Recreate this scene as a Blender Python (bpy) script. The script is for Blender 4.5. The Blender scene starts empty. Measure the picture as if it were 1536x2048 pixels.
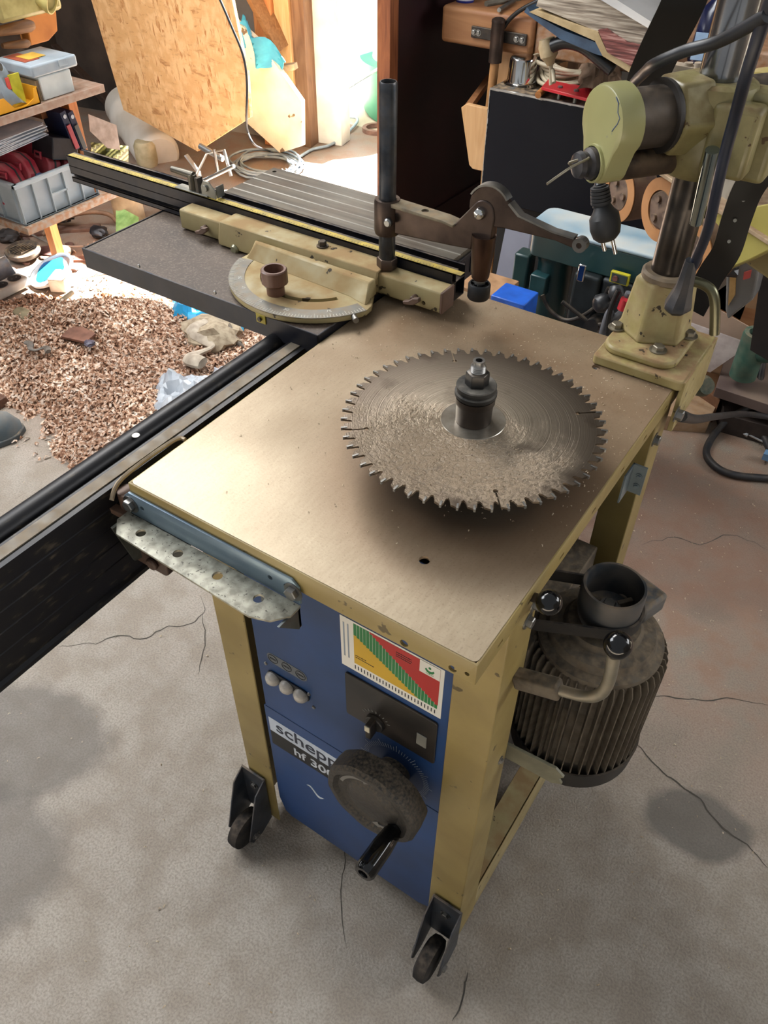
import bpy, bmesh, math, random
from math import pi, sin, cos, radians as R
from mathutils import Vector as V, Matrix, noise as mnoise
random.seed(7)
S = bpy.context.scene
COL = S.collection

# ---------------------------------------------------------------- camera
FPX, PITCH, YAW, ROLL, CAMZ = 1617.0256, .7556, .5848, .0072, 1.4239
_fh = V((-sin(YAW), cos(YAW), 0)); _r = V((cos(YAW), sin(YAW), 0)); _up = V((0, 0, 1))
CF = _fh*cos(PITCH) - _up*sin(PITCH); _u = _fh*sin(PITCH) + _up*cos(PITCH)
CR = _r*cos(ROLL) + _u*sin(ROLL); CU = _u*cos(ROLL) - _r*sin(ROLL)
CAM = V((0, 0, CAMZ))
cd = bpy.data.cameras.new('camera'); cd.sensor_fit = 'VERTICAL'; cd.sensor_height = 36
cd.lens = FPX/2048*36; cd.clip_start = .02
co = bpy.data.objects.new('camera', cd); COL.objects.link(co)
co.matrix_world = Matrix(((CR.x, CU.x, -CF.x, 0), (CR.y, CU.y, -CF.y, 0), (CR.z, CU.z, -CF.z, CAMZ), (0, 0, 0, 1)))
S.camera = co

# ---------------------------------------------------------------- light
w = bpy.data.worlds.new('world'); S.world = w; w.use_nodes = True
bg = w.node_tree.nodes['Background']
bg.inputs[0].default_value = (.93, .965, 1, 1); bg.inputs[1].default_value = .34
sd = bpy.data.lights.new('sun', 'SUN'); sd.energy = 75; sd.angle = R(.6); sd.color = (1, .97, .9)
so = bpy.data.objects.new('sun', sd); COL.objects.link(so)
so.rotation_euler = V((-.15, -1, -1.02)).to_track_quat('-Z', 'Y').to_euler()
def area(name, loc, to, sx, sy, e, col=(1, 1, 1)):
    l = bpy.data.lights.new(name, 'AREA'); l.shape = 'RECTANGLE'; l.size = sx; l.size_y = sy; l.energy = e; l.color = col
    o = bpy.data.objects.new(name, l); COL.objects.link(o); o.location = loc
    o.rotation_euler = (V(to) - V(loc)).to_track_quat('-Z', 'Y').to_euler()
    return o
area('left_fill', (-2.9, .2, 2.6), (-.6, .7, .4), 1.5, 1.2, 58, (.93, .96, 1))  # unseen fill panel added at the upper left
area('right_fill', (2.3, 2.6, 2.4), (-.2, .8, .2), 1.8, 1.4, 60, (.96, .98, 1))  # unseen panel added to light the scene from the back right
area('sheen_fill', (-1.95, 1.55, 2.5), (-.9, .9, .5), 1.1, .8, 40, (1, .98, .95))  # unseen panel added so the table's left front shows a sheen
area('yard_fill', (-2.6, 5.6, 3.6), (-2.2, 3.9, 0), 3, 2, 420, (.93, .97, 1))  # panel added to brighten the yard in place of sky
S.view_settings.view_transform = 'Standard'; S.view_settings.look = 'None'
S.view_settings.exposure = .35; S.view_settings.gamma = 1; S.view_settings.use_curve_mapping = False

# ---------------------------------------------------------------- pixel -> point on a plane of the place
def ray(u, v): return CF + CR*(u-768)/FPX - CU*(v-1024)/FPX
def Z(u, v, z): d = ray(u, v); return CAM + d*((z-CAMZ)/d.z)
def Y(u, v, y): d = ray(u, v); return CAM + d*(y/d.y)
def X(u, v, x): d = ray(u, v); return CAM + d*(x/d.x)
def D(u, v, t): return CAM + ray(u, v)*t          # at depth t along the view

# ---------------------------------------------------------------- materials
def rgb(h):
    f = lambda c: (c/12.92 if c <= .04045 else ((c+.055)/1.055)**2.4)
    return tuple(f(int(h[i:i+2], 16)/255) for i in (0, 2, 4)) + (1,)
class NT:
    def __init__(s, name):
        s.m = bpy.data.materials.new(name); s.m.use_nodes = True; s.t = s.m.node_tree; s.n = s.t.nodes; s.p = s.n['Principled BSDF']
    def l(s, a, b): s.t.links.new(a, b)
    def tex(s, kind, scale, vec=None, detail=4, **k):
        n = s.n.new(kind)
        if 'Scale' in n.inputs: n.inputs['Scale'].default_value = scale
        if 'Detail' in n.inputs: n.inputs['Detail'].default_value = detail
        for a, b in k.items():
            if a in n.inputs: n.inputs[a].default_value = b
            else: setattr(n, a, b)
        if vec is not None: s.l(vec, n.inputs['Vector'])
        return n
    def co(s, kind='Object', scale=None):
        if kind == 'Position': o = s.n.new('ShaderNodeNewGeometry').outputs['Position']
        else: o = s.n.new('ShaderNodeTexCoord').outputs[kind]
        if scale:
            mp = s.n.new('ShaderNodeMapping'); mp.inputs['Scale'].default_value = scale; s.l(o, mp.inputs[0]); o = mp.outputs[0]
        return o
    def ramp(s, fac, stops):
        r = s.n.new('ShaderNodeValToRGB'); e = r.color_ramp.elements
        while len(e) < len(stops): e.new(.5)
        for k, (p, c) in enumerate(stops): e[k].position = p; e[k].color = c if len(c) == 4 else (*c, 1)
        s.l(fac, r.inputs[0]); return r.outputs[0]
    def mix(s, f, a, b, blend='MIX'):
        n = s.n.new('ShaderNodeMix'); n.data_type = 'RGBA'; n.blend_type = blend
        for v, i in ((f, n.inputs[0]), (a, n.inputs[6]), (b, n.inputs[7])):
            if hasattr(v, 'links') or hasattr(v, 'is_output'): s.l(v, i)
            else: i.default_value = v
        return n.outputs[2]
    def math(s, op, a, b=None, c=None):
        n = s.n.new('ShaderNodeMath'); n.operation = op
        for v, i in zip((a, b, c), n.inputs):
            if v is None: continue
            if isinstance(v, (int, float)): i.default_value = v
            else: s.l(v, i)
        return n.outputs[0]
    def bump(s, h, st=.3, dist=.002):
        b = s.n.new('ShaderNodeBump'); b.inputs['Strength'].default_value = st; b.inputs['Distance'].default_value = dist
        s.l(h, b.inputs['Height']); s.l(b.outputs[0], s.p.inputs['Normal'])
    def set(s, col=None, rough=None, metal=None, **k):
        for v, key in ((col, 'Base Color'), (rough, 'Roughness'), (metal, 'Metallic')):
            if v is None: continue
            if hasattr(v, 'links'): s.l(v, s.p.inputs[key])
            else: s.p.inputs[key].default_value = v
        for a, b in k.items(): s.p.inputs[a.replace('_', ' ')].default_value = b
B0 = (0, 0, 0, 1); W1 = (1, 1, 1, 1)
_mc = {}
def mat(c1, c2=None, rough=.55, metal=0, sc=30, bump=.15, dust=0, dustc='9a8468', spots=0, spotc='2a2218', kind='Object', stretch=None, trans=0, alpha=1, emit=0):
    """worn surface: two-tone noise, optional dust film and chipped spots"""
    key = (c1, c2, rough, metal, sc, bump, dust, dustc, spots, spotc, kind, stretch, trans, alpha, emit)
    if key in _mc: return _mc[key]
    t = NT('worn_'+c1); vec = t.co(kind, stretch)
    n = t.tex('ShaderNodeTexNoise', sc, vec, 5)
    a = rgb(c1); b = rgb(c2) if c2 else tuple(x*.78 for x in a[:3]) + (1,)
    col = t.ramp(n.outputs[0], ((.35, b), (.62, a)))
    rr = None
    if dust:
        g = t.n.new('ShaderNodeNewGeometry'); sep = t.n.new('ShaderNodeSeparateXYZ'); t.l(g.outputs['Normal'], sep.inputs[0])
        d = t.tex('ShaderNodeTexNoise', sc*1.7, vec, 8)
        f = t.math('MULTIPLY', t.ramp(d.outputs[0], ((.36, B0), (.66, W1))), t.math('MULTIPLY', t.math('MAXIMUM', t.math('ADD', sep.outputs[2], .25), .12), dust))
        col = t.mix(f, col, rgb(dustc)); rr = t.math('ADD', t.math('MULTIPLY', f, .8), rough)
    if spots:
        d = t.tex('ShaderNodeTexNoise', sc*3.1, vec, 3); f = t.ramp(d.outputs[0], ((.68-spots*.1, B0), (.70-spots*.1, W1)))
        col = t.mix(f, col, rgb(spotc))
    t.set(col, rr if rr else rough, metal)
    if bump: t.bump(n.outputs[0], bump, .0015)
    if trans: t.set(Transmission_Weight=trans, IOR=1.3)
    if alpha < 1: t.set(Alpha=alpha)
    if emit: t.set(Emission_Color=a, Emission_Strength=emit)
    _mc[key] = t.m; return t.m
def wood(c1, c2, sc=6, axis='x', rough=.6, dust=0):
    key = ('wood', c1, c2, sc, axis, dust)
    if key in _mc: return _mc[key]
    t = NT('wood_'+c1); st = {'x': (.12, 1, 1), 'y': (1, .12, 1), 'z': (1, 1, .12)}[axis]
    vec = t.co('Object', st)
    n = t.tex('ShaderNodeTexNoise', sc*9, vec, 6, Distortion=1.2); n2 = t.tex('ShaderNodeTexNoise', sc*1.5, vec, 2)
    col = t.ramp(n.outputs[0], ((.3, rgb(c2)), (.65, rgb(c1))))
    col = t.mix(t.ramp(n2.outputs[0], ((.45, B0), (.8, (.5, .5, .5, 1)))), col, rgb(c2))
    if dust:
        d = t.tex('ShaderNodeTexNoise', 60, t.co(), 8); col = t.mix(t.ramp(d.outputs[0], ((.4, B0), (.62, (dust,)*3+(1,)))), col, rgb('b3a596'))
    t.set(col, rough); t.bump(n.outputs[0], .25, .001); _mc[key] = t.m; return t.m

BEIGE = mat('95834f', '827040', .38, 0, 12, .05, dust=.35, spots=.05, spotc='574a2c')
BEIGED = mat('a6976c', '93845a', .42, 0, 14, .1, dust=.9, dustc='8f7550', spots=.06, spotc='3a3020')
BLACK = mat('16171a', '0d0e10', .45, 0, 20, .05, dust=.25)
BLACKGLOSS = mat('0a0a0c', '060607', .12, 0, 10, 0)
RUBBER = mat('1c1b1a', '121110', .8, 0, 40, .2, dust=.5, dustc='6d6053')
STEEL = mat('8f908f', '6c6c6a', .32, .9, 25, .05, dust=.2)
DARKSTEEL = mat('4a4846', '302e2c', .38, .85, 40, .15, dust=.5, dustc='7f6c55')
CHROME = mat('d8d8d6', 'bcbcbc', .1, 1, 10, 0)
CAST = mat('625a4e', '4a4238', .72, .25, 60, .5, dust=.6, dustc='8d7c66')
BROWNP = mat('6a5146', '58423a', .42, 0, 20, .05, dust=.25)

# ---------------------------------------------------------------- geometry helpers
Wloc = {}
def bm_new(): return bmesh.new()
def box(bm, x0, x1, y0, y1, z0, z1, M=None):
    vs = [bm.verts.new((x, y, z)) for x in (x0, x1) for y in (y0, y1) for z in (z0, z1)]
    for f in ((0, 1, 3, 2), (4, 6, 7, 5), (0, 4, 5, 1), (2, 3, 7, 6), (0, 2, 6, 4), (1, 5, 7, 3)): bm.faces.new([vs[i] for i in f])
    if M is not None: bmesh.ops.transform(bm, matrix=M, verts=vs)
    return vs
def basis(ax):
    ax = V(ax).normalized(); t = V((0, 0, 1)) if abs(ax.z) < .9 else V((1, 0, 0))
    a = t.cross(ax).normalized(); return a, ax.cross(a), ax
def frame(o, ax):
    a, b, c = basis(ax); o = V(o)
    return Matrix(((a.x, b.x, c.x, o.x), (a.y, b.y, c.y, o.y), (a.z, b.z, c.z, o.z), (0, 0, 0, 1)))
def frame3(o, a, b, c):
    o = V(o); a = V(a); b = V(b); c = V(c)
    return Matrix(((a.x, b.x, c.x, o.x), (a.y, b.y, c.y, o.y), (a.z, b.z, c.z, o.z), (0, 0, 0, 1)))
def lathe(bm, prof, o=(0, 0, 0), ax=(0, 0, 1), n=32, close=False, wob=None):
    a, b, c = basis(ax); o = V(o); rings = []
    for r, h in prof:
        if r < 1e-6: rings.append([bm.verts.new(o + c*h)]); continue
        rings.append([bm.verts.new(o + c*h + (a*cos(2*pi*k/n) + b*sin(2*pi*k/n))*(r if not wob else r*wob(2*pi*k/n, h))) for k in range(n)])
    def br(p, q):
        for k in range(n):
            k2 = (k+1) % n
            if len(p) == 1 and len(q) > 1: bm.faces.new((p[0], q[k2], q[k]))
            elif len(q) == 1 and len(p) > 1: bm.faces.new((p[k], p[k2], q[0]))
            elif len(p) > 1: bm.faces.new((p[k], p[k2], q[k2], q[k]))
    for p, q in zip(rings, rings[1:]): br(p, q)
    if close: br(rings[-1], rings[0])
def cyl(bm, p0, p1, r0, r1=None, n=24):
    p0 = V(p0); p1 = V(p1); L = (p1-p0).length; r1 = r0 if r1 is None else r1
    lathe(bm, ((0, 0), (r0, 0), (r1, L), (0, L)), p0, p1-p0, n)
def smoothpath(pts, k=6, closed=False):
    pts = [V(p) for p in pts]; out = []; n = len(pts)
    for i in range(n if closed else n-1):
        p0 = pts[(i-1) % n] if (closed or i) else pts[0]; p1 = pts[i]; p2 = pts[(i+1) % n]; p3 = pts[(i+2) % n] if (closed or i+2 < n) else pts[-1]
        for j in range(k):
            t = j/k; out.append(.5*((2*p1) + (p2-p0)*t + (2*p0-5*p1+4*p2-p3)*t*t + (3*p1-p0-3*p2+p3)*t**3))
    if not closed: out.append(pts[-1])
    return out
def tube(bm, pts, r, n=10, closed=False, flat=1, up=None):
    pts = [V(p) for p in pts]; N = len(pts); rings = []; prev = None
    for i, p in enumerate(pts):
        if closed: t = (pts[(i+1) % N]-pts[i-1]).normalized()
        else: t = (pts[min(i+1, N-1)]-pts[max(i-1, 0)]).normalized()
        if prev is None: a = basis(t)[0] if up is None else V(up).cross(t).normalized()
        else: a = (prev - t*prev.dot(t)); a = a.normalized() if a.length > 1e-6 else basis(t)[0]
        prev = a; b = t.cross(a); rr = r(i/(N-1)) if callable(r) else r
        rings.append([bm.verts.new(p + (a*cos(2*pi*k/n) + b*sin(2*pi*k/n)*flat)*rr) for k in range(n)])
    for i in range(N if closed else N-1):
        p, q = rings[i], rings[(i+1) % N]
        for k in range(n): bm.faces.new((p[k], p[(k+1) % n], q[(k+1) % n], q[k]))
    if not closed: bm.faces.new(rings[0][::-1]); bm.faces.new(rings[-1])
def prism(bm, poly, h0, h1, M=None):
    """closed polygon (a,b) extruded from h0 to h1; M maps (a,b,h)"""
    A = [bm.verts.new((x, y, h0)) for x, y in poly]; B = [bm.verts.new((x, y, h1)) for x, y in poly]; n = len(poly)
    bm.faces.new(A[::-1]); bm.faces.new(B)
    for k in range(n): bm.faces.new((A[k], A[(k+1) % n], B[(k+1) % n], B[k]))
    if M is not None: bmesh.ops.transform(bm, matrix=M, verts=A+B)
def arcpoly(cx, cy, r, a0, a1, n=16): return [(cx+r*cos(a0+(a1-a0)*k/n), cy+r*sin(a0+(a1-a0)*k/n)) for k in range(n+1)]
def rrect(x0, x1, y0, y1, r, n=5):
    return arcpoly(x1-r, y1-r, r, 0, pi/2, n)+arcpoly(x0+r, y1-r, r, pi/2, pi, n)+arcpoly(x0+r, y0+r, r, pi, 1.5*pi, n)+arcpoly(x1-r, y0+r, r, 1.5*pi, 2*pi, n)
def hexbolt(bm, o, ax, r=.006, h=.005, washer=True):
    o = V(o); ax = V(ax).normalized()
    if washer: cyl(bm, o, o+ax*.0012, r*1.45, n=20)
    lathe(bm, ((0, 0), (r, 0), (r, h*.85), (r*.85, h), (0, h)), o+ax*.001, ax, 6)
def link(o, parent=None):
    COL.objects.link(o)
    if parent is not None: o.parent = parent
def obj(name, bm, m, parent=None, bevel=0, smooth=35, label=None, seg=2):
    bmesh.ops.recalc_face_normals(bm, faces=bm.faces[:])
    me = bpy.data.meshes.new(name)
    xs = [v.co for v in bm.verts]
    c = V([(min(q[i] for q in xs)+max(q[i] for q in xs))/2 for i in range(3)])
    if parent is None: c.z = min(q.z for q in xs)
    bmesh.ops.translate(bm, vec=-c, verts=bm.verts[:])
    bm.to_mesh(me); bm.free()
    for mm in (m if isinstance(m, (list, tuple)) else [m]): me.materials.append(mm)
    if smooth:
        me.polygons.foreach_set('use_smooth', [True]*len(me.polygons)); me.set_sharp_from_angle(angle=R(smooth))
    o = bpy.data.objects.new(name, me); link(o, parent)
    o.location = c - (Wloc[parent.name] if parent is not None else V((0, 0, 0))); Wloc[o.name] = c
    if bevel:
        b = o.modifiers.new('bevel', 'BEVEL'); b.width = bevel; b.segments = seg; b.limit_method = 'ANGLE'; b.angle_limit = R(40); b.harden_normals = False
    if label: o['label'] = label
    return o
def thing(name, label, cat, loc, group=None):
    o = bpy.data.objects.new(name, None); COL.objects.link(o); o.location = loc; o.empty_display_size = .05; Wloc[o.name] = V(loc)
    o['label'] = label; o['category'] = cat
    if group: o['group'] = group
    return o
def tag(o, label, cat, group=None, kind=None):
    if label: o['label'] = label
    if cat: o['category'] = cat
    if group: o['group'] = group
    if kind: o['kind'] = kind
    return o
def struct(o): o['kind'] = 'structure'; return o
def children(o): return [c for c in bpy.data.objects if c.parent == o]
def dup(root, loc, rot=None, label=None, scale=None):
    r = root.copy(); COL.objects.link(r); r.location = loc; Wloc[r.name] = V(loc)
    if rot is not None: r.rotation_euler = rot
    if scale is not None: r.scale = (scale,)*3 if isinstance(scale, (int, float)) else scale
    if label: r['label'] = label
    for ch in children(root):
        c = ch.copy(); COL.objects.link(c); c.parent = r
        for g in children(ch):
            d = g.copy(); COL.objects.link(d); d.parent = c
    return r
def cut(o, cutters):
    """drill real holes: cutters is a bmesh"""
    bmesh.ops.recalc_face_normals(cutters, faces=cutters.faces[:])
    me = bpy.data.meshes.new('cut'); cutters.to_mesh(me); cutters.free()
    c = bpy.data.objects.new('cut', me); COL.objects.link(c)
    keep = o.parent; w0 = Wloc[o.name]; loc = o.location.copy(); o.parent = None; o.location = w0
    md = o.modifiers.new('bool', 'BOOLEAN'); md.object = c; md.operation = 'DIFFERENCE'; md.solver = 'EXACT'; md.use_self = True
    bpy.context.view_layer.update()
    dg = bpy.context.evaluated_depsgraph_get()
    nm = bpy.data.meshes.new_from_object(o.evaluated_get(dg)); o.modifiers.clear(); o.data = nm
    nm.polygons.foreach_set('use_smooth', [True]*len(nm.polygons)); nm.set_sharp_from_angle(angle=R(30))
    o.parent = keep; o.location = loc; bpy.data.objects.remove(c)
def text(name, s, m, o, a, b, size, parent, depth=.0003, fit=None, label=None, bold=0):
    cu = bpy.data.curves.new(name, 'FONT'); cu.body = s; cu.size = size; cu.extrude = depth; cu.align_x = 'LEFT'; cu.offset = bold
    t = bpy.data.objects.new(name, cu); COL.objects.link(t); bpy.context.view_layer.update()
    me = bpy.data.meshes.new_from_object(t.evaluated_get(bpy.context.evaluated_depsgraph_get())); bpy.data.objects.remove(t)
    bm = bm_new(); bm.from_mesh(me)
    a = V(a).normalized(); b = V(b).normalized()
    if fit:
        wd = max(v.co.x for v in bm.verts); k = fit/wd; bmesh.ops.scale(bm, vec=(k, 1, 1), verts=bm.verts[:])
    bmesh.ops.transform(bm, matrix=frame3(o, a, b, a.cross(b)), verts=bm.verts[:])
    return obj(name, bm, m, parent, smooth=0, label=label)
def blob(bm, o, r, sub=2, sc=(1, 1, 1), amp=.25, f=3, seed=0):
    ret = bmesh.ops.create_icosphere(bm, subdivisions=sub, radius=1)
    o = V(o)
    for v in ret['verts']:
        k = 1+amp*mnoise.noise(v.co*f+V((seed, 0, 0))); v.co = V((v.co.x*sc[0], v.co.y*sc[1], v.co.z*sc[2]))*r*k + o
def sheet(bm, c, nx, ny, fn, th=.001):
    """thin real-thickness sheet from fn(u,v)->Vector"""
    g = [[V(fn(i/nx, j/ny)) for j in range(ny+1)] for i in range(nx+1)]
    top = []; bot = []
    for i in range(nx+1):
        a = []; b = []
        for j in range(ny+1):
            du = g[min(i+1, nx)][j]-g[max(i-1, 0)][j]; dv = g[i][min(j+1, ny)]-g[i][max(j-1, 0)][0:3] if False else g[i][min(j+1, ny)]-g[i][max(j-1, 0)]
            n = du.cross(dv); n = n.normalized() if n.length > 1e-9 else V((0, 0, 1))
            a.append(bm.verts.new(g[i][j]+n*th/2)); b.append(bm.verts.new(g[i][j]-n*th/2))
        top.append(a); bot.append(b)
    for i in range(nx):
        for j in range(ny):
            bm.faces.new((top[i][j], top[i+1][j], top[i+1][j+1], top[i][j+1])); bm.faces.new((bot[i][j], bot[i][j+1], bot[i+1][j+1], bot[i+1][j]))
    for i in range(nx):
        bm.faces.new((top[i][0], bot[i][0], bot[i+1][0], top[i+1][0])); bm.faces.new((top[i][ny], top[i+1][ny], bot[i+1][ny], bot[i][ny]))
    for j in range(ny):
        bm.faces.new((top[0][j], top[0][j+1], bot[0][j+1], bot[0][j])); bm.faces.new((top[nx][j], bot[nx][j], bot[nx][j+1], top[nx][j+1]))
# ================================================================ setting
t = NT('concrete_floor'); P = t.co('Position')
n1 = t.tex('ShaderNodeTexNoise', 1.6, P, 5); n2 = t.tex('ShaderNodeTexNoise', 14, P, 9); n3 = t.tex('ShaderNodeTexNoise', 260, P, 8)
c = t.ramp(n1.outputs[0], ((.3, rgb('978d80')), (.5, rgb('a0968a')), (.7, rgb('aaa195'))))
c = t.mix(t.ramp(n2.outputs[0], ((.38, (.5,)*3+(1,)), (.6, B0))), c, rgb('80715f'))
c = t.mix(t.ramp(n3.outputs[0], ((.36, (.5,)*3+(1,)), (.6, B0))), c, rgb('6d655b'))
v = t.tex('ShaderNodeTexVoronoi', 55, P); c = t.mix(t.ramp(v.outputs['Distance'], ((.06, (.8,)*3+(1,)), (.11, B0))), c, rgb('c9bfae'))
# sawdust trodden into the concrete behind and to the right of the machine
sx = t.n.new('ShaderNodeSeparateXYZ'); t.l(P, sx.inputs[0])
g = t.math('MULTIPLY', t.ramp(t.math('MULTIPLY', sx.outputs[1], .5), ((.42, B0), (.62, W1))), t.ramp(n2.outputs[0], ((.3, B0), (.6, (.8,)*3+(1,)))))
c = t.mix(g, c, rgb('8a6b56'))
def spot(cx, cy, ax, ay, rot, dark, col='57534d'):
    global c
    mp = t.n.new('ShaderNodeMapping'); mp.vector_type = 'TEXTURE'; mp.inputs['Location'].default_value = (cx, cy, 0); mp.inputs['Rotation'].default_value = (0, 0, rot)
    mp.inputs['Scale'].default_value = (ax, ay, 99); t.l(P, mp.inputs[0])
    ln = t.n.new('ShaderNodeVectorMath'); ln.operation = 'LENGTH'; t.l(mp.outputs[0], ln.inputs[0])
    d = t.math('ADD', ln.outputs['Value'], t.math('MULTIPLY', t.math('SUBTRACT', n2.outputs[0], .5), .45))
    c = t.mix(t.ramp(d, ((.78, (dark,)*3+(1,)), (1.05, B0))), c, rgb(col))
spot(.10, .89, .105, .075, .2, .75); spot(-1.08, .30, .22, .15, .5, .55); spot(-.95, .10, .20, .16, .4, .5); spot(-.28, 1.62, .5, .3, 0, .5, '6b4f40')  # both left spots paint the rail's shadow into the floor colour
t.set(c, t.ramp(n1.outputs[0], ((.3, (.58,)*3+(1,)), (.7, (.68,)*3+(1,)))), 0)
t.bump(t.math('ADD', n3.outputs[0], t.math('MULTIPLY', n2.outputs[0], 2.5)), .45, .004)
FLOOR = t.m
CRACK = mat('4a453e', rough=.95)
bm = bm_new()
vs = [bm.verts.new(p) for p in ((-4.2, -1.5, 0), (3.2, -1.5, 0), (3.2, 3.62, 0), (-4.2, 3.62, 0))]; bm.faces.new(vs)
nf = 1
def crack(px, w=.0022):
    pts = smoothpath([Z(u, v, 0) for u, v in px], 5); q = []
    for i, p in enumerate(pts):
        d = (pts[min(i+1, len(pts)-1)]-pts[max(i-1, 0)]).normalized(); s = V((-d.y, d.x, 0)); j = V((mnoise.noise(p*40), mnoise.noise(p*40+V((9, 0, 0))), 0))*.008
        ww = w*(.4+.6*abs(mnoise.noise(p*25)))*min(1, .2+3*min(i, len(pts)-1-i)/len(pts))
        q.append((bm.verts.new(p+j+s*ww+V((0, 0, .0006))), bm.verts.new(p+j-s*ww+V((0, 0, .0006)))))
    for a, b in zip(q, q[1:]): bm.faces.new((a[0], b[0], b[1], a[1])).material_index = 1
crack([(120, 1292), (180, 1288), (235, 1272), (290, 1278), (330, 1255), (375, 1250), (408, 1225), (400, 1190)])
crack([(1262, 1478), (1300, 1520), (1345, 1560), (1400, 1600), (1440, 1650), (1480, 1680), (1536, 1735)], .003)
crack([(1290, 1395), (1340, 1392), (1400, 1402), (1470, 1398), (1536, 1410)]); crack([(1280, 1090), (1350, 1075), (1400, 1090), (1460, 1070), (1536, 1100)])
crack([(700, 1640), (690, 1720), (680, 1800), (690, 1900)], .0015); crack([(905, 2048), (925, 1990), (935, 1940)], .003); crack([(405, 1225), (408, 1290), (395, 1350)])
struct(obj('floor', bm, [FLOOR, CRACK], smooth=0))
bm = bm_new(); vs = [bm.verts.new(p) for p in ((-9, 3.621, -.004), (9, 3.621, -.004), (9, 14, -.004), (-9, 14, -.004))]; bm.faces.new(vs)
vs = [bm.verts.new(p) for p in ((-9, 2.5, -.005), (-4.2, 2.5, -.005), (-4.2, 3.621, -.005), (-9, 3.621, -.005))]; bm.faces.new(vs)
o = obj('yard_ground', bm, mat('cfc8ba', 'b5ac9a', .9, 0, 3, .2)); struct(o)
PLASTER = mat('8f8a82', '746e66', .9, 0, 4, .3); DARKWALL = mat('4b4038', '2f2823', .85, 0, 5, .4)
JL = V((-2.62, 3.27, 0)); JR = V((-1.42, 3.5, 0)); wd = (JR-JL).normalized(); wn = V((wd.y, -wd.x, 0))   # wn towards the room
def wallbox(bm, s0, s1, z0, z1, th=.12):
    box(bm, s0, s1, -th, 0, z0, z1, frame3(JL, wd, -wn*-1, (0, 0, 1)))
bm = bm_new(); wallbox(bm, -1.55, -.50, 0, 2.6); struct(obj('wall_corner', bm, DARKWALL))
bm = bm_new(); wallbox(bm, -.50, -.02, 0, 2.6); wallbox(bm, (JR-JL).length+.02, 5.4, 0, 2.6); wallbox(bm, -.02, (JR-JL).length+.02, 2.05, 2.6)
struct(obj('wall_back', bm, PLASTER))
bm = bm_new(); box(bm, -4.15, -4.05, -1.4, 3.0, 0, 2.6); struct(obj('wall_left', bm, DARKWALL))
bm = bm_new(); box(bm, 3.1, 3.2, -1.4, 4.6, 0, 2.6); struct(obj('wall_right', bm, PLASTER))
bm = bm_new(); prism(bm, [(-4.15, 1.9), (3.2, 1.9), (3.2, 4.50), (-2.62, 3.38), (-4.15, 3.08)], 2.6, 2.7); struct(obj('ceiling', bm, DARKWALL))
# timber posts of the door frame
PINE = wood('c98f5a', 'a8693a', 5, 'z'); PINEL = wood('e0bd8c', 'c79c66', 5, 'z'); OLDW = wood('8a6a4e', '6b4c36', 5, 'z')
def post(name, s0, s1, d0, d1, m, z1=2.05, z0=0):
    bm = bm_new(); box(bm, s0, s1, d0, d1, z0, z1, frame3(JL, wd, wn, (0, 0, 1))); return struct(obj(name, bm, m, bevel=.003))
post('trim_1', -.20, -.11, .005, .10, PINE); post('trim_2', -.11, -.035, .005, .07, PINEL); post('trim_3', -.035, .03, -.12, .05, OLDW)
post('trim_4', .03, .16, -.13, -.03, mat('f0ece2', 'd8d2c6', .6, 0, 8, .1)); post('trim_5', (JR-JL).length-.03, (JR-JL).length+.05, -.13, .04, OLDW)
# open door leaf
A = V((-1.475, 2.22, .02)); Bp = V((-1.44, 3.47, .02)); ld = (Bp-A).normalized(); ln = V((ld.y, -ld.x, 0))
bm = bm_new(); box(bm, .03, (Bp-A).length-.02, -.02, .02, 0, 2.0, frame3(A, ld, ln, (0, 0, 1)))
dr = struct(obj('door_1', bm, mat('2a0d12', '1c080b', .5, 0, 4, .1), bevel=.002))
bm = bm_new(); box(bm, -.012, .03, -.024, .024, 0, 2.0, frame3(A, ld, ln, (0, 0, 1))); obj('door_edge', bm, wood('a8653a', '6f3a1e', 5, 'z'), dr, bevel=.002)
bm = bm_new(); box(bm, .03, (Bp-A).length-.02, .02, .028, .10, .20, frame3(A, ld, ln, (0, 0, 1)))
obj('door_brace', bm, mat('2a0d12', '1c080b', .5, 0, 4, .1), dr)

# ================================================================ spindle moulder
TX0, TX1, TY0, TY1, TZ = -.5803, -.1589, .3853, .9493, .86
BC = V((-.298, .617, .916))
mo = thing('spindle_moulder', 'beige and blue spindle moulder with a steel table on the concrete floor', 'machine', ((TX0+TX1)/2, .67, 0))
t = NT('moulder_table_steel'); P = t.co('Position')
nb = t.tex('ShaderNodeTexNoise', 170, t.co('Position', (1.5, .35, 1)), 6); nd = t.tex('ShaderNodeTexNoise', 9, P, 9); nf_ = t.tex('ShaderNodeTexNoise', 420, P, 4)
c = t.ramp(nb.outputs[0], ((.3, rgb('a4967f')), (.7, rgb('b5a78f'))))
sx = t.n.new('ShaderNodeSeparateXYZ'); t.l(P, sx.inputs[0])
gy = t.ramp(t.math('ADD', sx.outputs[1], t.math('MULTIPLY', sx.outputs[0], .35)), ((.22, (.15,)*3+(1,)), (.60, W1)))
dust = t.math('MULTIPLY', t.ramp(nd.outputs[0], ((.25, (.45,)*3+(1,)), (.7, W1))), gy)
c = t.mix(dust, c, rgb('846c52'))
c = t.mix(t.math('MULTIPLY', t.ramp(nf_.outputs[0], ((.56, B0), (.70, W1))), .35), c, rgb('6f5f4c'))
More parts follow.
